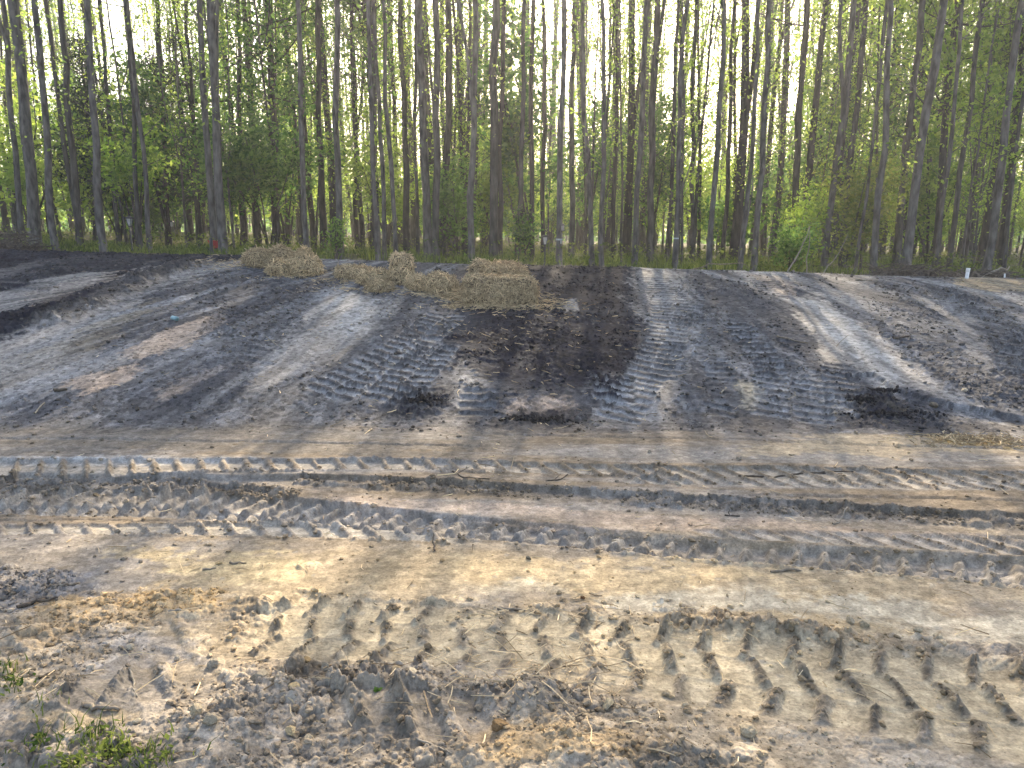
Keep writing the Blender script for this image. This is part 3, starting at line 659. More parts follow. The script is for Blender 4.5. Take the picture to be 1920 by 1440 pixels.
heap(1655, 728, 'small black soil heap on the lip under the pale chute', 34, .16, .04, .026)
heap(1680, 780, 'wide scattered black soil heap at the foot of the bank on the right', 50, .45, .06, .022)
# ------------------------------------------------------------------ straw
M_STRAW = attr_mat('straw', 'soil', .75, .3, .002, 60, .35, .2)
def ribbons(C_, D, L, wd, rg, bend=.25, droop=0):
    """straws: two crossed narrow strips bent once; C_ start, D unit direction"""
    n = len(C_); r = rg.normal(size=(n, 3)); s = np.cross(D, r); s /= np.linalg.norm(s, axis=1)[:, None]+1e-9
    t = np.cross(D, s); L = L[:, None]; wd = wd[:, None]
    m = C_+D*L*.5+t*L*bend*rg.uniform(-.5, .5, (n, 1)); e = C_+D*L+t*L*bend*rg.uniform(-.6, .6, (n, 1)); e[:, 2] -= droop*L[:, 0]
    V = np.stack([C_-s*wd, C_+s*wd, m-s*wd, m+s*wd, e-s*wd*.6, e+s*wd*.6, C_-t*wd, C_+t*wd, m-t*wd, m+t*wd, e-t*wd*.6, e+t*wd*.6], 1).reshape(-1, 3)
    q = np.array([[0, 1, 3, 2], [2, 3, 5, 4], [6, 7, 9, 8], [8, 9, 11, 10]])
    return V, (q[None]+(np.arange(n)*12)[:, None, None]).reshape(-1, 4)
def straw_cols(n, rg, rep, k=1.0):
    a = rg.random((n, 1)); c = np.array([.28, .19, .10])*(1-a)+np.array([1.0, .80, .50])*a
    c *= (.55+.6*rg.random((n, 1)))*k
    return np.repeat(c, rep, 0)
def bale(label, ppx, ppy, L, W, H, yaw, tilt=(0, 0), pw=5, lump=.05, nst=2200, fuzz=.09, group='broken straw bales', lift=0, top=0, seed=1, name='straw_bale', dy=0, dr=1.0):
    rg = np.random.default_rng(seed); H = H*.95; lift = lift*.9; c = P(ppx, ppy); c = c+np.array([0, W*.3+dy])
    V0, F0 = ico(4)
    n = np.sign(V0)*np.abs(V0); q = (np.abs(V0)**pw).sum(1)**(-1/pw); S = V0*q[:, None]
    S *= (1+lump*2*(fbm(V0[:, 0]*2.2+seed, V0[:, 1]*2.2+V0[:, 2]*3, 4, seed)-.5)+.10*(fbm(V0[:, 0]*14, V0[:, 1]*14+V0[:, 2]*17, 3, seed+3)-.5))[:, None]
    if top: S[:, :2] *= (1-top*np.clip((S[:, 2]+.6)/1.6, 0, 1))[:, None]
    dims = np.array([L, W, H])/2; Vb = S*dims
    # strands on the surface
    i = rg.integers(0, len(F0), nst); w3 = rg.dirichlet((1, 1, 1), nst); T = Vb[F0[i]]
    pc = (T*w3[:, :, None]).sum(1); nn = np.cross(T[:, 1]-T[:, 0], T[:, 2]-T[:, 0]); nn /= np.linalg.norm(nn, axis=1)[:, None]+1e-9
    rd = rg.normal(size=(nst, 3)); rd -= (rd*nn).sum(1)[:, None]*nn; rd /= np.linalg.norm(rd, axis=1)[:, None]+1e-9
    out = np.abs(rg.normal(size=(nst, 1)))*.30*dr*(1+1.0*(nn[:, 2:3] > .4)); D = rd+nn*out; D /= np.linalg.norm(D, axis=1)[:, None]
    LL = fuzz*(.5+1.3*rg.random(nst)**2)
    Vr, Fr = ribbons(pc-D*LL[:, None]*.35+nn*.004, D, LL, np.full(nst, .0045)*(.6+.7*rg.random(nst)), rg, .35, .15)
    tri = np.c_[F0, F0[:, 2]]
    me_v = np.concatenate([Vb*.985, Vr]); cb = np.array([.10, .068, .038])*(.55+.7*fbm(V0[:, 0]*25, V0[:, 1]*25+V0[:, 2]*60, 3, 9))[:, None]
    cs = straw_cols(nst, rg, 12)
    # body triangles stored as their own faces through from_pydata-like path: split quads/tris
    me = bpy.data.meshes.new(name); faces = [tuple(f) for f in F0.tolist()]+[tuple(f) for f in (Fr+len(Vb)).tolist()]
    me.from_pydata(me_v.tolist(), [], faces); a_ = me.attributes.new('soil', 'FLOAT_COLOR', 'POINT')
    a_.data.foreach_set('color', np.c_[np.concatenate([cb, cs*(.82+.36*rg.random())]), np.ones(len(me_v))].astype(np.float32).ravel())
    me.materials.append(M_STRAW)
    o = bpy.data.objects.new(name, me); SC.collection.objects.link(o)
    o.location = (c[0], c[1], gz(c[0], c[1])+H*.42+lift); o.rotation_euler = (R(tilt[0]), R(tilt[1]), R(yaw))
    tag(o, label, 'straw bale', group); return o
GL, GM, GR = 'straw bales heaped on the left of the bank', 'straw bales in the middle row', 'straw bales at the right end'
bale('flattened straw bale at the far left end of the left heap', 484, 502, .50, .40, .26, 12, (0, 6), 2.6, .16, 1900, group=GL, seed=11, top=.3)
bale('loose straw bale in the middle of the left heap, catching light on top', 522, 506, .55, .45, .34, -20, (8, 4), 2.4, .18, 2200, group=GL, seed=12, top=.4)
bale('small sagging straw bale in front of the left heap', 532, 515, .42, .30, .22, 15, (0, 0), 2.5, .16, 1500, group=GL, seed=13, top=.3, dy=-.1)
bale('peaked straw bale at the right end of the left heap', 568, 519, .56, .45, .42, 8, (0, 0), 2.0, .12, 2600, group=GL, seed=14, top=.75)
bale('low flat straw bale at the left end of the middle row', 664, 523, .50, .30, .17, 4, (4, 3), 3.4, .12, 1900, group=GM, seed=15)
bale('dark ended straw bale lying across in the middle row', 700, 533, .44, .28, .19, 30, (0, -6), 3.2, .12, 1900, group=GM, seed=16)
bale('small low straw bale in front, left of the upright one', 712, 545, .32, .24, .13, 5, (0, 0), 2.8, .14, 1500, group=GM, seed=17, dy=-.06)
bale('straw bale standing upright on end between the lying ones', 753, 533, .30, .28, .43, 6, (0, 2), 6, .08, 1900, group=GM, seed=18, top=.08)
bale('short straw bale leaning against the foot of the upright one', 784, 545, .28, .28, .19, -15, (0, 8), 2.8, .12, 1500, group=GM, seed=19)
bale('slumped straw bale sloping down at the right end of the middle row', 826, 552, .44, .36, .27, -28, (0, 14), 2.8, .14, 2400, group=GM, seed=20, top=.2)
bale('largest straw bale, a full rectangular block at the right end', 936, 572, .90, .50, .38, 3, (0, 1.5), 7, .05, 7000, .09, group=GR, seed=21, top=.05, dr=.6)
bale('loose flake of straw lying on top of the largest bale', 945, 556, .60, .46, .15, -5, (0, 3), 2.4, .2, 2300, .10, group=GR, lift=.29, seed=22, top=.3)
bale('knob of straw behind the left shoulder of the largest bale', 898, 546, .28, .30, .36, 10, (0, 0), 2.6, .14, 1400, .08, group=GR, lift=.05, seed=23, top=.3, dy=.1)
def straw_scatter(label, areas, name='scattered_straw', k=1.0):
    VV = []; FF = []; CC = []; off = 0; rg = np.random.default_rng(99)
    for (cx, cy, rx, ry, n, L, h) in areas:
        c = P(cx, cy); x = c[0]+rg.normal(size=n)*rx; y = c[1]+rg.normal(size=n)*ry
        a = rg.uniform(0, 6.28, n); D = np.stack([np.cos(a), np.sin(a), rg.normal(size=n)*.18+h*.2], 1); D /= np.linalg.norm(D, axis=1)[:, None]
        dr = np.hypot((x-c[0])/rx, (y-c[1])/ry)
        z = gzv(x, y)+.006+h*rg.random(n)*np.exp(-dr*dr)
        LL = L*(.35+1.2*rg.random(n)**1.5); V, F_ = ribbons(np.stack([x, y, z], 1), D, LL, (.0014+.0012*rg.random(n))*(1 if y.mean() < 5 else 1.5), rg, .25, -.0)
        VV.append(V); FF.append(F_+off); off += len(V); CC.append(straw_cols(n, rg, 12, k))
    o = np_mesh(name, np.concatenate(VV), np.concatenate(FF), M_STRAW, {'soil': ('c', np.concatenate(CC))}); tag(o, label, 'straw', kind='stuff')
straw_scatter('loose straw spilled on the bank around the bales', [
 (868, 556, .16, .14, 1100, .12, .10), (850, 548, .16, .12, 450, .12, .06), (930, 578, .36, .06, 420, .10, .01), (1035, 570, .15, .18, 170, .10, .005), (890, 575, .2, .07, 350, .1, .02),
 (640, 530, .2, .1, 60, .1, .01), (700, 545, .4, .06, 120, .1, .01), (560, 523, .4, .06, 100, .1, .01), (430, 495, .3, .25, 160, .1, .01), (800, 553, .3, .06, 120, .1, .01),
 (1000, 600, .9, .5, 130, .1, 0), (950, 680, 1.1, .9, 110, .1, 0)], 'loose_straw')
straw_scatter('single straws and dry stalks lying on the dirt of the flat and foreground', [
 (960, 1290, .30, .16, 70, .15, .01), (1030, 1245, .22, .08, 60, .11, .01), (1090, 1120, .05, .04, 14, .07, .02), (880, 890, .35, .2, 26, .1, .01), (1060, 1150, .25, .05, 26, .11, .01),
 (960, 1300, 1.2, .6, 90, .09, 0), (300, 1330, .6, .4, 70, .09, 0), (960, 950, 2.6, .8, 110, .07, 0), (1000, 1060, 1.8, .4, 70, .07, 0), (1500, 1250, 1.0, .5, 60, .07, 0), (900, 700, 3.5, 1.2, 160, .08, 0)])
straw_scatter('rusty yellow dry grass trodden into the soil at the right edge of the flat', [(1850, 828, .28, .09, 500, .07, .02), (1800, 822, .15, .06, 150, .07, .02)], 'dry_grass', .8)
# ------------------------------------------------------------------ sticks and roots on the dirt
def stick(pts, r, label, m=M_TWIG, lift=.0, name='stick', forks=(), grp='sticks lying on the dirt'):
    W = []
    for i, q in enumerate(pts):
        c = P(q[0], q[1]); W.append(np.array([c[0], c[1], gz(c[0], c[1])+r*.6+(q[2] if len(q) > 2 else 0)]))
    o0 = W[0].copy(); k = len(W); mb = MB(); 
    fine = []
    for i in range(k-1):
        for t in np.linspace(0, 1, 5, endpoint=False):
            p = W[i]*(1-t)+W[i+1]*t; p = p+rng.normal(size=3)*r*.35; fine.append(p-o0)
    fine.append(W[-1]-o0); n = len(fine)
    mb.tube(fine, [r*(1-.55*i/n)*(1+.15*rng.normal()) for i in range(n)], 6)
    for f in forks:
        a = fine[int(f[0]*(n-1))]; d = np.array(f[1:4]); mb.tube([a, a+d*.5+rng.normal(size=3)*.004, a+d], [r*.5, r*.4, r*.2], 5)
    o = mb.build(name, m, loc=o0); tag(o, label, 'stick', grp); return o
stick([(1385, 889), (1450, 889), (1520, 880), (1600, 884)], .010, 'long dark curved branch lying across the upper right wheel print', M_DWOOD, forks=[(.5, .12, .03, .02), (.75, .16, -.04, .01)])
stick([(1446, 1074), (1500, 1070), (1565, 1062)], .008, 'grey brown root stretched on the smooth sand at right', forks=[(.8, .06, -.03, .01)])
stick([(92, 1108), (125, 1105), (150, 1096)], .009, 'short grey stick on the dark soil at the left edge', M_TWIG)
stick([(32, 1145), (70, 1132), (112, 1124)], .010, 'thicker dark stick below the short grey one at the left', M_DWOOD)
stick([(815, 1034), (813, 1026, .02), (813, 1022, .06)], .007, 'dark twig stub standing upright in the sand', M_DWOOD)
stick([(244, 1262), (252, 1285), (250, 1300), (258, 1315)], .005, 'thin pale root bent over the lower left clods', M_PWOOD)
stick([(155, 1340), (185, 1345), (225, 1343)], .011, 'knobbly grey root lying near the lower left corner', M_TWIG)
stick([(180, 668+108), (63+10, 1015-250)], .008, 'placeholder') if False else None
stick([(63, 778), (84, 757)], .010, 'pale short stick at the foot of the bank on the far left', M_PWOOD)
stick([(102, 735), (126, 733)], .018, 'short brown chunk of wood on the pinkish patch', M_DWOOD)
stick([(830, 876), (850, 886), (870, 897), (918, 899)], .007, 'dark bent twig with a straw tuft at the middle rut', M_DWOOD, forks=[(.5, .08, .05, .03)])
stick([(1022, 902), (1050, 900), (1065, 890)], .006, 'dark twig lying on the ridge right of the middle rut', M_DWOOD, forks=[(.3, .05, .04, .03)])
stick([(1562, 972), (1575, 968), (1588, 957, .03)], .006, 'pale forked twig poking up from the long dark rut', M_PWOOD, forks=[(.5, -.04, .02, .03)])
stick([(1358, 956), (1388, 958)], .007, 'dark twig with a stub on the strip under the rut', M_DWOOD, forks=[(.4, .0, .01, .04)])
stick([(500, 635), (515, 645), (530, 652)], .010, 'curved pale twig halfway up the bank, left of the chute', M_PWOOD)
stick([(1455, 633), (1485, 640), (1515, 645)], .012, 'brown stick lying level on the right half of the bank', M_TWIG)
stick([(1568, 650), (1578, 644, .03), (1590, 637, .05)], .006, 'thin rusty twig standing on the pale chute', M_TWIG)
stick([(1490, 735), (1494, 748)], .010, 'short pale twig between two bank prints', M_PWOOD)
stick([(1350, 738), (1360, 730)], .010, 'tiny pale twig left of the bright wedge on the bank', M_PWOOD)
stick([(1605, 526), (1635, 527)], .022, 'brown root end on the crest of the bank at right', M_TWIG)
stick([(1675, 638), (1705, 635)], .018, 'dark wood splinter on the right side of the bank', M_DWOOD)
stick([(1120, 741+564), (1126, 1310)], .004, 'orange brown sliver') if False else None
stick([(935, 1141), (985, 1147)], .007, 'straight grey twig at the far edge of the foreground print', M_TWIG)
stick([(1420, 1316), (1440, 1350), (1470, 1370)], .004, 'thin grey stem at the lower right below the print', M_TWIG) if False else None
stick([(780, 1395), (820, 1408), (848, 1430)], .004, 'thin pale curved stem at the bottom edge', M_PWOOD)
stick([(462, 1412), (470, 1445)], .007, 'grey root running off the bottom edge', M_TWIG)
stick([(316, 1150), (345, 1148), (357, 1144)], .008, 'small split stick on the ochre soil at left', M_PWOOD)
stick([(75, 1290-12), (105, 1262)], .006, 'slim dark stick lying in the lower left soil', M_DWOOD)
stick([(430, 1057), (462, 1057)], .006, 'straight thin stick lying on the sandy flat', M_TWIG)
stick([(380, 1070), (405, 1066)], .006, 'short pale stick left of the straight thin stick', M_PWOOD)
stick([(610, 1295+60), (640, 1345)], .0, 'x') if False else None
# ------------------------------------------------------------------ trees
def branch_set(rg, path, n, h0, h1, l0, l1, mb, leaf_n, size=.075, up=.6, zmax=None):
    """limbs along a trunk path [(p, r)], returns leaf centres"""
    zs = np.array([p[2] for p, r in path]); cen = []
    for _ in range(n):
        h = h0+(h1-h0)*rg.random()**.9; i = int(np.clip(np.searchsorted(zs, h), 1, len(zs)-1)); t = (h-zs[i-1])/(zs[i]-zs[i-1]+1e-9)
        p = path[i-1][0]*(1-t)+path[i][0]*t; r = path[i-1][1]*(1-t)+path[i][1]*t
        az = rg.uniform(0, 6.283); el = up+rg.normal()*.25; L = (l0+(l1-l0)*rg.random())
        d = np.array([math.cos(az)*math.cos(el), math.sin(az)*math.cos(el), math.sin(el)])
        a = p; pts = [a]; nseg = 4
        for k in range(nseg):
            d = d+np.array([0, 0, .10])+rg.normal(size=3)*.12; d /= np.linalg.norm(d); a = a+d*L/nseg; pts.append(a)
        rr = min(r*.35, .004+.012*L)
        mb.tube(pts, [rr, rr*.8, rr*.6, rr*.42, rr*.2], 4, cap=False)
        for _k in range(4):                      # side twigs
            j = rg.integers(1, 4); e = pts[j]+rg.normal(size=3)*L*.22+np.array([0, 0, .08*L]); mb.tube([pts[j], (pts[j]+e)/2, e], [rr*.4, rr*.3, rr*.12], 3, cap=False)
            c = e+rg.normal(size=(max(1, leaf_n//6), 3))*.12*(.5+L*.5); cen.append(c)
        q = rg.random(leaf_n)**.6*nseg; i0 = np.minimum(q.astype(int), nseg-1); f = (q-i0)[:, None]
        P0 = np.array(pts); c = P0[i0]*(1-f)+P0[i0+1]*f+rg.normal(size=(leaf_n, 3))*(.07+.10*L); cen.append(c)
    return np.concatenate(cen) if cen else np.zeros((0, 3))
def make_tree(name, path, limbs, bark, leaf, size, rg, loc=(0, 0, 0), sides=9, flare=1.25):
    root = empty(name, loc)
    pts = [p+rg.normal(size=3)*np.array([.011, .011, 0])*(i > 0) for i, (p, r) in enumerate(path)]; rad = [r*rg.uniform(.93, 1.08) for p, r in path]; rad[0] *= flare; path = list(zip(pts, rad))
    mb = MB(); mb.tube(pts, rad, sides)
    cen = [branch_set(rg, path, *l[:5], mb, l[5], up=(l[6] if len(l) > 6 else .6)) for l in limbs]
    if rg.random() < .45:                      # a second leader leaves the trunk
        i0 = int(len(pts)*rg.uniform(.15, .42)); p0 = pts[i0]; r0 = rad[i0]*.62; a = rg.uniform(0, 6.28); fp = [p0]; hgt = (pts[-1][2]-p0[2])*.8
        for q in range(1, 9):
            t = q/8; fp.append(p0+np.array([math.cos(a)*(.25+.5*t)*min(1, t*3), math.sin(a)*.5*min(1, t*3), hgt*t])+rg.normal(size=3)*.04)
        mb.tube(fp, [r0*(1-.8*q/8) for q in range(9)], 6, cap=False)
        cen.append(branch_set(rg, [(p, r0*(1-.8*q/8)) for q, p in enumerate(fp)], 12, p0[2]+1, fp[-1][2]-.3, .4, 1.3, mb, 16))
    mb.build('trunk', bark, root)
    C_ = np.concatenate(cen)
    V, F_, t = leaves_np(C_, size, rg); np_mesh('crown', V, F_, leaf, {'tint': ('f', t)}, parent=root)
    return root
def trunk_path(rg, H, r, lean=(0, 0), wig=.12, n=16):
    out = []; ax, ay = rg.uniform(0, 6, 2)
    for i in range(n):
        t = i/(n-1); z = t*H
        x = lean[0]*z+wig*math.sin(ax+z*.45)-wig*math.sin(ax)+.04*wig*10*rg.normal()*t*.3; y = lean[1]*z+wig*math.sin(ay+z*.4)-wig*math.sin(ay)
        out.append((np.array([x, y, z-.15*(i == 0)]), r*(1-.82*t**1.1)))
    return out
# trees of the edge, traced: x at base, x where they leave the top, (bend x,y), width px, distance, bark, label
FRONT = [
 (45, 5, None, 11, 17.5, 1, 'slim trunk at the left edge, left of the thick leaning one'),
 (66, 22, (38, 180), 21, 15.5, 1, 'thickest trunk near the left edge beside the brush pile'),
 (107, 69, (88, 260), 13, 15.0, 1, 'second big trunk from the left, leaning right at its foot'),
 (156, 90, (125, 290), 9, 18.0, 0, 'dark leaning trunk right of the second big one'),
 (152, 117, (140, 320), 13, 16.0, 0, 'dark trunk just left of the pale one at far left'),
 (180, 153, None, 8, 20.0, 2, 'dark narrow trunk behind the pale one in front of the cedar'),
 (197, 164, (182, 300), 14, 14.2, 1, 'pale straight trunk left of the left garden lantern'),
 (226, 191, None, 8, 19.0, 0, 'thin trunk just left of the left garden lantern'),
 (265, 242, None, 9, 16.0, 0, 'grey trunk just right of the left garden lantern'),
 (282, 235, (267, 220), 9, 15.6, 1, 'crooked grey trunk second right of the left lantern'),
 (318, 296, None, 11, 20.0, 2, 'black trunk amid the dark cedar'),
 (378, 345, (362, 200), 8, 20.0, 2, 'narrow dark trunk left of the red object'),
 (405, 377, (388, 230), 13, 15.8, 1, 'dark straight trunk just left of the pale trunk by the red object'),
 (420, 397, (410, 240), 17, 14.6, 1, 'pale thick trunk right beside the red object'),
 (455, 445, None, 9, 21.0, 2, 'dark thin trunk above the left end of the left straw heap'),
 (486, 462, None, 14, 22.0, 2, 'dark thick trunk behind the left straw heap'),
 (520, 505, None, 9, 21.0, 0, 'grey trunk behind the middle of the left straw heap'),
 (578, 558, (566, 250), 10, 14.6, 1, 'pale slender trunk rising behind the peaked bale'),
 (608, 596, None, 13, 19.0, 2, 'dark trunk between the peaked bale and the middle row'),
 (638, 633, None, 13, 14.8, 1, 'pale straight trunk over the left end of the middle row'),
 (672, 660, None, 9, 21.0, 2, 'dark trunk behind the low flat bale'),
 (709, 690, (700, 250), 9, 14.6, 1, 'left one of the close pair of pale trunks behind the middle row'),
 (721, 697, (706, 220), 9, 15.2, 1, 'right one of the close pair of pale trunks behind the middle row'),
 (743, 718, (730, 200), 9, 15.0, 1, 'pale trunk directly behind the upright bale'),
 (764, 750, None, 13, 18.5, 2, 'dark trunk right behind the upright bale'),
 (784, 779, None, 7, 16.5, 0, 'thin twin stem left of the thick fused pair'),
 (804, 785, (796, 200), 17, 15.5, 1, 'thick trunk of the fused pair left of centre'),
 (817, 817, (818, 250), 14, 15.2, 0, 'right trunk of the fused pair left of centre'),
 (835, 842, (841, 200), 14, 17.5, 2, 'dark reddish trunk right of the fused pair'),
 (884, 893, (886, 250), 13, 14.6, 1, 'pale bowed trunk left of the largest bale top'),
 (876, 882, None, 8, 19.0, 2, 'dark thin trunk tight behind the pale bowed one'),
 (925, 932, None, 17, 15.8, 0, 'thick grey trunk directly behind the largest bale'),
 (937, 944, None, 10, 17.0, 2, 'dark trunk tight right of the thick one behind the largest bale'),
 (967, 983, (974, 250), 9, 15.4, 0, 'slender grey trunk above the right end of the largest bale'),
 (997, 1001, None, 10, 15.5, 2, 'dark trunk left of the middle lantern post'),
 (1018, 1019, None, 9, 19.0, 2, 'dark trunk behind the middle lantern post'),
 (1048, 1055, (1058, 200), 12, 14.4, 1, 'pale forked trunk with a white ribbon right of the middle lantern'),
 (1070, 1077, None, 11, 18.0, 0, 'grey trunk right of the ribboned one'),
 (1111, 1093, (1104, 250), 10, 14.5, 1, 'first slim pale trunk right of the black soil patch'),
 (1129, 1127, (1132, 250), 9, 14.3, 1, 'second slim pale trunk right of the black soil patch'),
 (1150, 1158, None, 9, 19.0, 2, 'dark trunk between the slim pale ones and the leaning pale one'),
 (1190, 1212, (1203, 200), 11, 14.6, 1, 'pale trunk leaning right, above the bank prints'),
 (1218, 1237, (1226, 220), 14, 16.5, 0, 'thick forked grey trunk right of the pale leaning one'),
 (1250, 1272, None, 8, 18.0, 0, 'narrow trunk left of the ring marked one'),
 (1266, 1290, (1280, 190), 10, 13.9, 1, 'pale trunk with a thin pale band near its foot'),
 (1296, 1305, None, 9, 17.5, 0, 'grey trunk right of the banded one'),
 (1330, 1358, (1346, 200), 10, 14.0, 1, 'smooth pale trunk standing right on the crest'),
 (1355, 1378, None, 9, 18.5, 2, 'dark trunk right of the smooth pale crest trunk'),
 (1388, 1424, (1412, 210), 9, 14.2, 1, 'left of two pale trunks by the leaning dead sticks'),
 (1415, 1444, (1434, 180), 12, 14.2, 1, 'right and thicker of two pale trunks by the leaning dead sticks'),
 (1486, 1515, (1504, 200), 14, 18.0, 2, 'dark trunk left of the yellow leaved sapling'),
 (1545, 1594, (1585, 180), 13, 15.5, 1, 'grey trunk rising through the yellow leaved sapling'),
 (1580, 1619, (1603, 200), 12, 17.0, 0, 'grey trunk just right of the yellow leaved sapling'),
 (1605, 1668, (1632, 260), 6, 14.8, 1, 'thin light stem leaning right beyond the sapling'),
 (1641, 1663, (1664, 180), 12, 14.3, 1, 'pale curved trunk left of the right brush pile'),
 (1682, 1728, (1715, 190), 14, 16.0, 0, 'dark grey trunk behind the large leaning pale one'),
 (1699, 1766, (1735, 230), 17, 14.1, 1, 'large pale leaning trunk standing in the right brush pile'),
 (1757, 1805, None, 8, 16.0, 1, 'thin grey trunk between the brush pile and the white pipe'),
 (1782, 1836, (1815, 220), 10, 16.5, 0, 'grey trunk just left of the white pipe'),
 (1850, 1922, (1895, 180), 15, 14.4, 1, 'big leaning trunk right of the white pipe'),
 (1886, 1945, None, 8, 16.0, 0, 'thin trunk at the right edge of the wood'),
]
BK = {0: M_BARK, 1: M_BARKP, 2: M_BARKD}
for k, (bx, tpx, bend, wpx, D, bk, label) in enumerate(FRONT):
    rg = np.random.default_rng(500+k)
    r = wpx*D/F/2*.98
    xb = at(bx, 480, D)[0]; zb = gz(xb, D)
    pyb = 480; H = rg.uniform(15, 19)
    zt = at(tpx, 0, D)[2]; xt = at(tpx, 0, D)[0]
    ctrl = [(zb, xb)]
    if bend: q = at(bend[0], bend[1], D); ctrl.append((q[2], q[0]))
    ctrl.append((zt, xt)); sl = (xt-xb)/(zt-zb)
    ctrl.append((zb+H, xt+sl*.35*(zb+H-zt)))
    zz = np.linspace(zb, zb+H, 26); xs = np.interp(zz, [c[0] for c in ctrl], [c[1] for c in ctrl])
    for _ in range(5): xs[1:-1] = (xs[:-2]+2*xs[1:-1]+xs[2:])/4
    a0 = rg.uniform(0, 6)
    wob = .022*np.sin(a0+zz*1.3)+.013*np.sin(a0*2+zz*2.9); wob -= wob[0]
    path = []
    for i, z in enumerate(zz):
        t = i/25; path.append((np.array([xs[i]-xb+wob[i], .05*math.sin(a0+z*.6)-.05*math.sin(a0+zz[0]*.6), z-zb-(.2 if i == 0 else 0)]), r*(1.0-.42*t*2 if t < .5 else .58-.46*(t-.5)*2*1.0)))
    leafy = bx > 1700
    gl = 440 < bx < 760
    limbs = [(6+int(rg.integers(0, 6)), 1.6, 6.5, .25, .8, 7 if not leafy else 18), (12, 5, 9.5, .6, 1.5, 14 if not (leafy or gl) else 50), (16, 9, H-.6, .7, 1.8, 16)]
    t_ = make_tree('edge_tree', path, limbs, BK[bk], L_GREEN if gl else L_SPRING, .065, rg, (xb, D, zb))
    if bx == 1048:    # ribbon tied round the trunk
        m_, nt_, b_ = mat('ribbon_white', .6); ramp_noise(nt_, b_, 30, (.35, .37, .37), (.5, .5, .5))
        z0 = at(1048, 449, D)[2]-zb; rb = MB(); rb.tube([(0, 0, z0-.015), (0, 0, z0+.015)], [r*1.08, r*1.08], 9, cap=False); rb.box((.03, -r*1.1, z0-.05), (.02, .004, .06)); rb.build('ribbon', m_, t_)
    if bx == 1266:
        m_, nt_, b_ = mat('band_pale', .6); ramp_noise(nt_, b_, 30, (.35, .40, .42), (.5, .55, .56))
        z0 = at(1266, 447, D)[2]-zb; rb = MB(); rb.tube([(0, 0, z0-.012), (0, 0, z0+.012)], [r*1.1, r*1.1], 9, cap=False); rb.build('band', m_, t_)
    tag(t_, label, 'tree', 'trees along the edge of the wood')
# the wood behind: copies of a dozen kinds
def copy_tree(root, loc, rz, sc):
    r = root.copy(); SC.collection.objects.link(r); r.location = loc; r.rotation_euler = (0, 0, rz); r.scale = (sc, sc, sc)
    for ch in list(root.children):
        c = ch.copy(); SC.collection.objects.link(c); c.parent = r
    return r
KIND = [('slender dark trunked tree standing deep in the wood', 2, L_SPRING), ('slender grey trunked tree standing deep in the wood', 0, L_SPRING),
        ('slender grey trunked tree with fuller green leaves deep in the wood', 0, L_GREEN)]
protos = []
for k in range(12):
    rg = np.random.default_rng(900+k); H = rg.uniform(14, 18); ki = (0, 1, 0, 1, 2, 1, 0, 1, 0, 1, 2, 0)[k]
    path = trunk_path(rg, H, rg.uniform(.045, .11), (rg.normal()*.03, rg.normal()*.03), .11, 18)
    if k % 4 == 3:      # a leafy young one
        limbs = [(26, 1.0, 8, .4, 1.1, 26), (22, 6, H-.5, .5, 1.5, 20)]
    else: limbs = [(26, .8, 6, .3, .9, 34), (24, 5, 11, .4, 1.3, 44), (20, 9, H-.5, .6, 1.6, 22)]
    t_ = make_tree('woodland_tree', path, limbs, BK[KIND[ki][1]], KIND[ki][2], .055, rg, (0, 0, 0), 7)
    protos.append((t_, ki))
rg = np.random.default_rng(77); pos = []
def place(n, y0, y1, mind):
    out = []; tries = 0
    while len(out) < n and tries < 20000:
        tries += 1; y = math.sqrt(rg.uniform(y0*y0, y1*y1)); x = rg.uniform(-.82, .82)*y
        if all((x-a)**2+(y-b)**2 > mind*mind for a, b in pos): pos.append((x, y)); out.append((x, y))
    return out
spots = place(110, 18.5, 31, .8)+place(125, 31, 46, .9)
used = set()
for (x, y) in spots:
    if x/y < -.28 and y < 40 and rg.random() < .75: continue     # the left part is thinner
    k = int(rg.integers(0, 12)); t_, ki = protos[k]; sc = rg.uniform(.85, 1.2); z = gz(x, y)
    if k not in used: used.add(k); o = t_; o.location = (x, y, z-.05); o.rotation_euler = (0, 0, rg.uniform(0, 6)); o.scale = (sc,)*3
    else: o = copy_tree(t_, (x, y, z-.05), rg.uniform(0, 6.28), sc)
    lab = KIND[ki][0]; tag(o, lab, 'tree', 'woodland trees '+('with dark trunks', 'with grey trunks', 'with fuller leaves')[ki])
tp = []
for k in range(4):
    rg2 = np.random.default_rng(300+k); H = rg2.uniform(7, 11); path = trunk_path(rg2, H, rg2.uniform(.02, .04), (rg2.normal()*.03, 0), .12, 14)
    tp.append(make_tree('young_tree', path, [(22, .8, H-.4, .3, .9, 16)], BK[k % 2], L_SPRING, .06, rg2, (0, 0, 0), 5))
for i in range(140):
    y = math.sqrt(rg.uniform(15**2, 36**2)); x = rg.uniform(-.72, .72)*y; loc = (x, y, gz(x, y)-.04); sc = rg.uniform(.8, 1.25)
    if i < 4: o = tp[i]; o.location = loc; o.scale = (sc,)*3
    else: o = copy_tree(tp[i % 4], loc, rg.uniform(0, 6.28), sc)
    tag(o, 'pencil thin young tree growing up between the trunks', 'young tree', 'thin young trees in the wood')
for k in range(12):
    if k not in used:
        t_ = protos[k][0]
        for c in list(t_.children): bpy.data.objects.remove(c)
        bpy.data.objects.remove(t_)
print('wood placed')
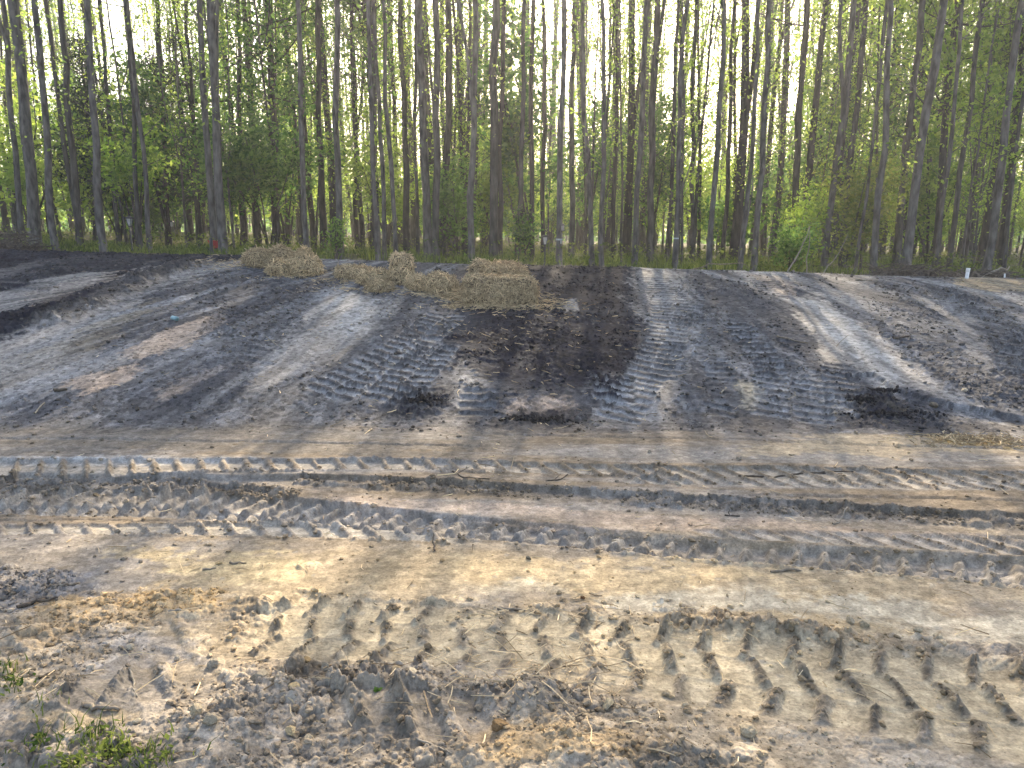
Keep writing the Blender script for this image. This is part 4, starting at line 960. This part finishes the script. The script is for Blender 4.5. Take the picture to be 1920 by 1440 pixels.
# far wood that reads as one mass
mb = MB(); rg = np.random.default_rng(5); cen = []
for _ in range(480):
    y = rg.uniform(46, 95); x = rg.uniform(-.85, .85)*y; z0 = float(base_z(x, y))-.1; H = rg.uniform(12, 17); lx = rg.normal()*.4
    if x/y < -.3 and rg.random() < .4: continue
    r = rg.uniform(.04, .11)
    mb.tube([(x, y, z0), (x+lx*.3, y, z0+H*.33), (x+lx*.5, y, z0+H*.66), (x+lx, y, z0+H)], [r, r*.75, r*.5, r*.1], 5, cap=False)
    n = 200; hz = z0+H*(.9*rg.random(n)**1.7); c = np.stack([x+rg.normal(size=n)*1.1, y+rg.normal(size=n)*1.1, hz], 1); cen.append(c)
mb.build('far_wood_stems', M_BARKD).name = 'far_stems'
n = 26000; yl = rg.uniform(50, 98, n); xl = rg.uniform(-.88, .88, n)*yl; low = np.stack([xl, yl, base_z(xl, yl)+3.2*rg.random(n)**1.3], 1)
V, F_, t = leaves_np(np.concatenate(cen), .15, rg); V1, F1, t1 = leaves_np(low, .42, rg); F_ = np.concatenate([F_, F1+len(V)]); V = np.concatenate([V, V1]); t = np.concatenate([t, t1])
o = np_mesh('far_foliage', V, F_, L_GREEN, {'tint': ('f', t)}); tag(o, 'far foliage of the wood reading as one pale green mass', 'foliage', kind='stuff')
tag(bpy.data.objects['far_stems'], 'far tree stems of the wood too deep to tell apart', 'far trees', kind='stuff')
# understorey
def shrub(name, x, y, H, W, n, size, leaf, bark, seed, stems=5, z0=None):
    rg = np.random.default_rng(seed); z = gz(x, y); root = empty(name, (x, y, z)); mb = MB(); cen = []
    for s in range(stems):
        a = rg.uniform(0, 6.28); d = np.array([math.cos(a)*W*.35, math.sin(a)*W*.35, H*rg.uniform(.7, 1)]); path = []
        for i in range(6):
            t = i/5; path.append((np.array([d[0]*t**1.3, d[1]*t**1.3, d[2]*t-.05*(i == 0)])+rg.normal(size=3)*.02*(i > 0), .012*H**.5*(1-.8*t)+.003))
        mb.tube([p for p, r in path], [r for p, r in path], 5)
        cen.append(branch_set(rg, path, 9, H*.2 if z0 is None else z0, d[2]*.98, W*.2, W*.55, mb, n//(stems*9)+1, up=.35))
    mb.build('stem', bark, root); V, F_, t = leaves_np(np.concatenate(cen), size, rg, .2); np_mesh('foliage', V, F_, leaf, {'tint': ('f', t)}, parent=root); return root
def at_px(px, D): return at(px, 470, D)[0]
s_ = shrub('sapling', at_px(1590, 15.4), 15.4, 2.4, 1.7, 2200, .07, L_YELLOW, M_BARKP, 31, 5, .4); tag(s_, 'yellow leaved sapling spreading in front of the grey trunks at right', 'sapling')
s_ = shrub('sapling', at_px(1500, 16.2), 16.2, 1.6, 1.3, 1200, .07, L_SPRING, M_BARKP, 32, 4); tag(s_, 'low pale green sapling left of the yellow leaved one', 'sapling')
s_ = shrub('maple', at_px(505, 17.5), 17.5, 2.5, 2.4, 3200, .09, L_GREEN, M_BARKD, 33, 5, 1.1); tag(s_, 'bright green low maple spreading above the left straw heap', 'young maple')
s_ = shrub('maple', at_px(262, 16.5), 16.5, 2.7, 1.5, 1000, .085, L_SPRING, M_BARKD, 34, 3, 1.0); tag(s_, 'thin layered young maple over the left garden lantern', 'young maple')
s_ = shrub('bush', at_px(985, 15.0), 15.0, 1.2, .5, 600, .055, L_GREEN, M_BARKD, 35, 4); tag(s_, 'dense dark green bush left of the middle lantern post', 'bush')
s_ = shrub('bush', at_px(628, 14.6), 14.6, .8, .4, 300, .055, L_GREEN, M_BARKD, 36, 3); tag(s_, 'small leafy bush between the left heap and the pale trunk', 'bush')
s_ = shrub('bush', at_px(1480, 14.6), 14.6, .8, .8, 900, .06, L_GREEN, M_BARKD, 37, 4); tag(s_, 'low green bush behind the leaning dead sticks', 'bush')
s_ = shrub('sapling', at_px(860, 17), 17, 2.2, 1.4, 1300, .08, L_GREEN, M_BARKD, 38, 4); tag(s_, 'green sapling between the reddish trunk and the bowed pale one', 'sapling')
# denser green crowns hanging at upper left of centre and upper right
def leafy_tree(px, D, label, leaf, seed, h0=1.5, n=42, lf=55, L1=2.2, size=.10):
    rg = np.random.default_rng(seed); x = at_px(px, D); path = trunk_path(rg, 14, .09, (rg.normal()*.01, 0), .12, 16)
    t_ = make_tree('leafy_tree', path, [(n, h0, 10, .7, L1, lf, .25), (25, 9, 13.5, .6, 1.6, 50)], M_BARKD, leaf, size, rg, (x, D, gz(x, D)-.05)); tag(t_, label, 'tree', 'leafy broad crowned trees'); return t_
leafy_tree(520, 19, 'leafy green tree filling the space above the left straw heap', L_GREEN, 41, 3.2)
leafy_tree(590, 22, 'leafy green tree behind the pale slender trunk', L_GREEN, 42, 3.5)
leafy_tree(700, 21, 'leafy green tree above the middle row of bales', L_GREEN, 43, 4)
leafy_tree(460, 23, 'leafy green tree right of the pale thick trunk', L_GREEN, 44, 4)
leafy_tree(1760, 18, 'bright leafy tree above the right brush pile', L_SPRING, 45, 2.8, 70, 80)
leafy_tree(1840, 20, 'bright leafy tree over the white pipe', L_SPRING, 46, 2.5, 70, 80)
leafy_tree(1930, 18, 'bright leafy tree at the right edge', L_SPRING, 47, 2.5, 70, 80)
leafy_tree(1690, 23, 'leafy tree behind the big pale leaning trunk', L_GREEN, 48, 2, 60, 60)
leafy_tree(20, 24, 'yellowish leafy tree at the left edge of the wood', L_YELLOW, 49, 3, 50, 60)
leafy_tree(1560, 24, 'pale leafy tree far behind the yellow sapling', L_SPRING, 50, 2, 60, 60)
sproto = [shrub('undergrowth_shrub', 0, 20, h, w_, n, .10, m, M_BARKD, 60+i, 4) for i, (h, w_, n, m) in enumerate([(1.8, 1.8, 1100, L_GREEN), (3.4, 2.2, 1500, L_SPRING), (4.6, 2.4, 2000, L_GREEN), (2.6, 2.0, 1300, L_SPRING)])]
rg = np.random.default_rng(8); first = set()
for i in range(170):
    y = math.sqrt(rg.uniform(19**2, 48**2)); x = rg.uniform(-.8, .8)*y; k = int(rg.integers(0, 4)); loc = (x, y, gz(x, y)-.05); sc = rg.uniform(.8, 1.4)
    if k not in first: first.add(k); o = sproto[k]; o.location = loc; o.scale = (sc,)*3
    else: o = copy_tree(sproto[k], loc, rg.uniform(0, 6.28), sc)
    tag(o, ('leafy dark green shrub of the undergrowth', 'leafy pale green shrub of the undergrowth')[k % 2], 'shrub', 'undergrowth shrubs '+('dark green', 'pale green')[k % 2])
# cedars at left
def cedar(px, D, H, W, label, seed):
    rg = np.random.default_rng(seed); x = at_px(px, D); z = gz(x, D); root = empty('cedar', (x, D, z-.05)); mb = MB(); cen = []
    mb.tube([(0, 0, 0), (.03, 0, H*.5), (0, 0, H)], [.09, .06, .01], 8)
    for i in range(110):
        h = H*(.22+.76*rg.random()); L = W*(1-(h/H)**1.6)*rg.uniform(.5, 1.1)+.15; a = rg.uniform(0, 6.28)
        d = np.array([math.cos(a), math.sin(a), .25]); p0 = np.array([0, 0, h]); p1 = p0+d*L*.6; p2 = p0+d*L+np.array([0, 0, -.05])
        mb.tube([p0, p1, p2], [.014, .009, .003], 4, cap=False)
        n = int(90*L); f = rg.random(n)**.7; c = p0+(p2-p0)*f[:, None]+rg.normal(size=(n, 3))*np.array([.13, .13, .09]); cen.append(c)
    mb.build('trunk', M_BARKD, root); V, F_, t = leaves_np(np.concatenate(cen), .10, rg, 0, .3); np_mesh('crown', V, F_, L_DARK, {'tint': ('f', t)}, parent=root)
    tag(root, label, 'cedar', 'dark cedars')
cedar(190, 19.5, 5.2, 1.3, 'dark cedar behind the pale straight trunk at left', 71)
cedar(318, 20.5, 5.0, 1.3, 'dark thin topped cedar around the black trunk', 72)
cedar(360, 23, 6.2, 1.0, 'tall narrow dark cedar behind the others', 73)
cedar(250, 25, 4.4, 1.6, 'broad low cedar between the two front ones', 74)
# ------------------------------------------------------------------ grass at the edge of the wood, weeds
def blades(x, y, h, wd, rg, lean=.35):
    n = len(x); z = gzv(x, y)-.01; a = rg.uniform(0, 6.28, n); s = np.stack([np.cos(a), np.sin(a), 0*a], 1)*wd[:, None]
    b = rg.normal(size=(n, 3))*lean; b[:, 2] = 0; p = np.stack([x, y, z], 1); H = h[:, None]; up = np.array([0, 0, 1.])
    m = p+up*H*.55+b*H*.3; t = p+up*H*.95+b*H
    V = np.stack([p-s, p+s, m+s*.8, m-s*.8, t+s*.1, t-s*.1], 1).reshape(-1, 3)
    q = np.array([[0, 1, 2, 3], [3, 2, 4, 5]]); return V, (q[None]+(np.arange(n)*6)[:, None, None]).reshape(-1, 4), np.repeat(rg.random(n), 6)
rg = np.random.default_rng(12); n = 70000
y = 13.0+(rg.random(n)**1.6)*22; x = rg.uniform(-.78, .78, n)*y; dens = fbm(x*.8, y*.8, 3, 71); keep = rg.random(n) < sstep(.40, .60, dens)*sstep(12.9, 14, y+.6*(fbm(x*1.5, y*0, 2, 72)-.5)*2); x, y = x[keep], y[keep]
V, F_, t = blades(x, y, (.05+.20*rg.random(len(x)))*(.5+.9*fbm(x*.7, y*.7, 2, 73)), .006+.006*rg.random(len(x)), rg)
n2 = 26000; y2 = 13.4+(rg.random(n2)**1.4)*14; x2 = rg.uniform(-.78, .78, n2)*y2; k2 = fbm(x2*1.1, y2*1.1, 3, 75) > .5; x2, y2 = x2[k2], y2[k2]
V2, F2, t2 = leaves_np(np.stack([x2, y2, gzv(x2, y2)+.45*rg.random(len(x2))**1.5], 1), .055, rg, .3)
o = np_mesh('grass', np.concatenate([V, V2]), np.concatenate([F_, F2+len(V)]), L_GRASS, {'tint': ('f', np.concatenate([t, t2]))}); tag(o, 'grass and low weeds along the foot of the wood', 'grass', kind='stuff')
def weed(ppx, ppy, n, sp, h, label, leaf=L_GRASS, seed=1, broad=0):
    rg = np.random.default_rng(seed); c = P(ppx, ppy); x = c[0]+rg.normal(size=n)*sp; y = c[1]+rg.normal(size=n)*sp
    V, F_, t = blades(x, y, h*(.4+rg.random(n)), .0018+.0014*rg.random(n), rg, .45)
    if broad:
        q = c+rg.normal(size=(broad, 2))*sp*.8; V2, F2, t2 = leaves_np(np.c_[q, gzv(q[:, 0], q[:, 1])+h*.6*rg.random(broad)], .022, rg, .5); F_ = np.concatenate([F_, F2+len(V)]); V = np.concatenate([V, V2]); t = np.concatenate([t, t2])
    z = gz(*c); V = V-np.array([c[0], c[1], z]); o = np_mesh('weed', V, F_, leaf, {'tint': ('f', t)}, loc=(c[0], c[1], z)); tag(o, label, 'weed', 'weeds in the foreground')
weed(135, 1445, 110, .045, .05, 'thick green grass tuft at the bottom left', seed=1, broad=40)
weed(210, 1428, 90, .04, .05, 'leafy green tuft right of the thick one', seed=2, broad=60)
weed(280, 1448, 120, .05, .05, 'short green grass running off the bottom edge', seed=3, broad=30)
weed(80, 1405, 40, .04, .045, 'sparse weeds above the thick tuft', seed=4, broad=20)
weed(30, 1290, 30, .04, .04, 'thin green weed at the left edge', seed=5, broad=30)
weed(8, 1260, 24, .03, .06, 'thin grass clump on the very left edge', seed=6, broad=6)
weed(105, 1335, 14, .04, .06, 'few dark grass stems above the sandy patch', seed=7)
weed(175, 1392, 40, .04, .06, 'small sprout cluster between the tufts', seed=8, broad=20)
weed(708, 1308, 5, .008, .02, 'single small green seedling on the churned soil', L_GREEN, 9, broad=7)
# ------------------------------------------------------------------ brush piles, dead sticks leaning at the edge
def brush(px0, px1, D, h, n, label, seed, bark=M_DWOOD):
    rg = np.random.default_rng(seed); x0, x1 = at_px(px0, D), at_px(px1, D); cx = (x0+x1)/2; z = gz(cx, D); mb = MB()
    for _ in range(n):
        u = rg.uniform(-.5, .5); x = u*(x1-x0); env = h*(1-(2*u)**2*.7); zc = env*rg.random()+gz(cx+x, D)-z; L = rg.uniform(.25, 1.0); a = rg.uniform(0, 6.28); e = rg.normal()*.22
        d = np.array([math.cos(a), math.sin(a)*.6, e]); c = np.array([x, rg.normal()*.3, zc]); r = rg.uniform(.005, .016)
        mb.tube([c-d*L/2, c+rg.normal(size=3)*.03, c+d*L/2], [r, r*.8, r*.3], 5)
    for _ in range(n//3):                       # earth lumps in it
        u = rg.uniform(-.5, .5); x = u*(x1-x0); S = rock_shape(rg, IV, .3)*rg.uniform(.05, .11); p = np.array([x, rg.normal()*.2, gz(cx+x, D)-z+h*.35*rg.random()])
        st = mb.n; mb.V += [p+q for q in S]; mb.n += len(S); mb.F += [(st+a, st+b_, st+c_, st+c_) for a, b_, c_ in IF]
    o = np.array(mb.F); me = bpy.data.meshes.new('brush_pile'); me.from_pydata([tuple(v) for v in mb.V], [], [tuple(f) if f[2] != f[3] else tuple(f[:3]) for f in mb.F]); me.materials.append(bark)
    ob = bpy.data.objects.new('brush_pile', me); SC.collection.objects.link(ob); ob.location = (cx, D, z); tag(ob, label, 'brush pile', 'brush piles')
brush(-40, 62, 13.6, .36, 110, 'grey pile of roots and brush at the left edge of the wood', 1)
brush(1645, 1770, 13.0, .20, 80, 'dark brush pile around the foot of the large leaning trunk', 2)
brush(1770, 1905, 13.2, .17, 60, 'low brush pile behind the white pipe', 3)
def pole(pts, D, r, label, m=M_PWOOD, name='dead_branch'):
    W = [np.array(at(a, b, D+(c if c else 0))) for a, b, c in pts]; g0 = gz(W[0][0], W[0][1]); W[0][2] = g0-.03; o0 = W[0].copy(); mb = MB()
    W = [p-o0 for p in W]; fine = [W[0]]
    for i in range(len(W)-1): fine += [W[i]*.67+W[i+1]*.33+rng.normal(size=3)*r, W[i]*.33+W[i+1]*.67+rng.normal(size=3)*r, W[i+1]]
    k = len(fine); mb.tube(fine, [r*(1-.6*i/k) for i in range(k)], 6); o = mb.build(name, m, loc=o0); tag(o, label, 'dead branch', 'dead branches at the edge of the wood')
pole([(1471, 515, 0), (1500, 470, .2), (1518, 425, .4)], 13.2, .014, 'pale dead branch leaning steeply right at the crest')
pole([(1512, 512, 0), (1516, 470, 0), (1518, 430, 0)], 13.6, .012, 'thin pale stem standing upright beside the leaning branch')
pole([(1541, 514, 0), (1562, 490, .1), (1590, 440, .3)], 13.3, .012, 'grey dead branch leaning right toward the yellow sapling')
pole([(1384, 509, 0), (1400, 420, .2), (1412, 330, .5)], 13.6, .018, 'long pale pole leaning against the pale trunk', M_BARKP)
pole([(1284, 508, 0), (1330, 494, 0), (1390, 493, .2), (1412, 512, .3)], 13.3, .014, 'arched fallen branch lying along the grass', M_TWIG)
pole([(1830, 510, 0), (1870, 506, 0), (1893, 500, .1)], 13.0, .022, 'bleached log end sticking out of the brush behind the white pipe')
pole([(440, 462, 0), (480, 461, 0)], 15.5, .03, 'grey fallen log in the grass right of the red object', M_BARKP)
pole([(36, 446, 0), (27, 430, 0), (20, 417, .1)], 13.9, .012, 'pale crooked stick rising from the left brush pile', M_PWOOD)
pole([(-30, 442, 0), (0, 437, .1), (12, 437, .2)], 13.4, .018, 'pale stick lying over the left brush pile', M_PWOOD)
pole([(1010, 428, 0), (1030, 415, .2), (1042, 412, .3)], 16.0, .02, 'dark broken limb left of the ribboned trunk', M_BARKD) if False else None
# ------------------------------------------------------------------ pipes, lanterns, feeder, red item
def pmat(name, c, rough=.45): 
    m, nt, b = mat(name, rough, .5); ramp_noise(nt, b, 25, tuple(v*.8 for v in c), c, bump=.05, bd=.001); return m
M_WHITE = pmat('pvc_white', (.80, .80, .78)); M_TEAL = pmat('pvc_teal', (.25, .42, .45)); M_BLK = pmat('metal_black', (.02, .02, .022)); M_RED = pmat('red_plastic', (.35, .02, .02)); M_INK = pmat('pipe_inside', (.03, .03, .03))
def pipe(name, p0, p1, r, m, label, collar=True):
    p0 = np.array(p0); p1 = np.array(p1); root = empty(name, p0); mb = MB(); d = p1-p0
    mb.tube([p0*0, d], [r, r], 18, cap=False); mb.tube([d, d*.0+d*.02], [r*.82, r*.82], 18, cap=False)
    st = mb.n-36-36
    a = mb.n-72; 
    # annular rim joining outer and inner wall
    for j in range(18): mb.F.append((st+18+j, st+18+(j+1) % 18, st+36+(j+1) % 18, st+36+j))
    mb.build('pipe_wall', m, root)
    if collar: c = MB(); c.tube([d*.72, d*.74, d*1.01, d*1.02], [r*1.0, r*1.16, r*1.16, r*1.02], 18, cap=False); c.build('collar', m, root)
    tag(root, label, 'pipe'); return root
c = P(1812, 522); z = gz(*c); pipe('pipe', (c[0], c[1], z-.05), (c[0]+.012, c[1], z+.16), .027, M_WHITE, 'white plastic pipe standing upright on the crest at right')
c = P(328, 602); z = gz(*c); pipe('pipe', (c[0]-.05, c[1]+.06, z+.03), (c[0]+.05, c[1]-.05, z+.03), .025, M_TEAL, 'short pale blue pipe lying on the left bank', False)
c = P(1899, 522); z = gz(*c); pipe('marker_stub', (c[0], c[1]+.2, z-.05), (c[0]-.01, c[1]+.2, z+.06), .012, M_WHITE, 'tiny white stub at the right edge of the crest', False)
M_GLASSY, nt_, b_ = mat('lantern_pane', .25, .5); ramp_noise(nt_, b_, 12, (.3, .3, .28), (.5, .5, .47))
def lantern(px, pytop, D, label, s=.72):
    x = at(px, pytop, D)[0]; zt = at(px, pytop, D)[2]; z = gz(x, D); H = zt-z; root = empty('garden_lantern', (x, D, z))
    hh = .26*s; MB().tube([(0, 0, -.1), (0, 0, H-hh)], [.014, .014], 8).build('post', M_BLK, root)
    q = lambda r, zz: [(-r, -r, zz), (r, -r, zz), (r, r, zz), (-r, r, zz)]
    MB().prism(q(.028*s, H-hh+.015), q(.058*s, H-.045)).build('lamp_pane', M_GLASSY, root, smooth=False)
    f = MB(); f.prism(q(.035*s, H-hh), q(.035*s, H-hh+.015))
    for sx in (-1, 1):
        for sy in (-1, 1): f.tube([(sx*.029*s, sy*.029*s, H-hh+.01), (sx*.06*s, sy*.06*s, H-.04)], [.005, .005], 5)
    f.build('frame', M_BLK, root, smooth=False)
    MB().prism(q(.080*s, H-.045), q(.085*s, H-.03)).prism(q(.080*s, H-.029), q(.02*s, H)).build('lamp_cap', M_BLK, root, smooth=False)
    tag(root, label, 'garden lantern', 'garden lanterns')
lantern(242, 405, 14.0, 'black garden lantern on a post at the left edge of the wood')
lantern(1022, 440, 14.0, 'black garden lantern on a post in the middle, behind the black soil')
# hanging feeders
M_CAP = pmat('feeder_cream', (.35, .33, .28))
def feeder(px, py, D, label, m=M_CAP):
    p = at(px, py, D); root = empty('bird_feeder', p); root.scale = (.6,)*3
    MB().tube([(0, 0, .12), (0, 0, .5)], [.004, .004], 5).build('hanger', M_BLK, root)
    MB().tube([(0, 0, -.09), (0, 0, -.07), (0, 0, .05), (0, 0, .07)], [.03, .045, .045, .03], 12).build('feeder_body', m, root)
    MB().tube([(0, 0, .07), (0, 0, .085), (0, 0, .12)], [.075, .07, .01], 12).build('feeder_cap', M_BLK, root)
    MB().tube([(0, 0, -.10), (0, 0, -.09)], [.065, .065], 12).build('feeder_tray', M_BLK, root); tag(root, label, 'bird feeder', 'hanging bird feeders')
feeder(1055, 427, 14.3, 'small hanging bird feeder beside the ribboned trunk')
feeder(322, 420, 16.5, 'small hanging bird feeder before the black trunk at left')
# red item with a dark post
x = at_px(397, 14.1); z = gz(x, 14.1); root = empty('marker_post', (x, 14.1, z))
MB().tube([(0, 0, -.05), (0, 0, .36)], [.035, .03], 8).build('post', M_BLK, root); tag(root, 'short black post left of the red barrow', 'post')
x = at_px(408, 15.4); z = gz(x, 15.4); root = empty('red_barrow', (x+.02, 15.4, z)); root.scale = (.62,)*3
t_ = MB(); t_.prism([(-.14, -.18, .2), (.10, -.18, .2), (.10, .18, .2), (-.14, .18, .2)], [(-.24, -.26, .46), (.2, -.26, .46), (.2, .26, .46), (-.24, .26, .46)]); t_.build('tray', M_RED, root, smooth=False)
MB().tube([(-.18, -.2, .18), (.2, -.2, .22), (.45, -.22, .42)], [.013]*3, 6).tube([(-.18, .2, .18), (.2, .2, .22), (.45, .22, .42)], [.013]*3, 6).build('handle_frame', M_BLK, root)
MB().tube([(-.28, -.03, .14), (-.28, .03, .14)], [.14, .14], 14).build('wheel', M_BLK, root)
for sx in (-1, 1): MB().tube([(.12, .18*sx, .2), (.14, .2*sx, 0)], [.012, .012], 6).build('leg', M_BLK, root)
tag(root, 'red barrow half hidden behind the pale thick trunk', 'wheelbarrow')
print('scene built, objects', len(bpy.data.objects))

hz_ = MB().box((0, 45, 11), (220, 140, 26)).build('haze', None) if False else None
hm = bpy.data.materials.new('haze'); hm.use_nodes = True; nt = hm.node_tree; nt.nodes.clear()
o_ = N(nt, 'OutputMaterial'); pv = N(nt, 'ShaderNodeVolumePrincipled'[10:]); pv.inputs['Color'].default_value = (.95, .96, 1, 1); pv.inputs['Density'].default_value = HAZE; pv.inputs['Anisotropy'].default_value = .55
nt.links.new(pv.outputs[0], o_.inputs['Volume'])
h = MB().box((0, 40, 8.7), (230, 170, 23)).build('haze', hm, smooth=False); tag(h, kind='stuff')
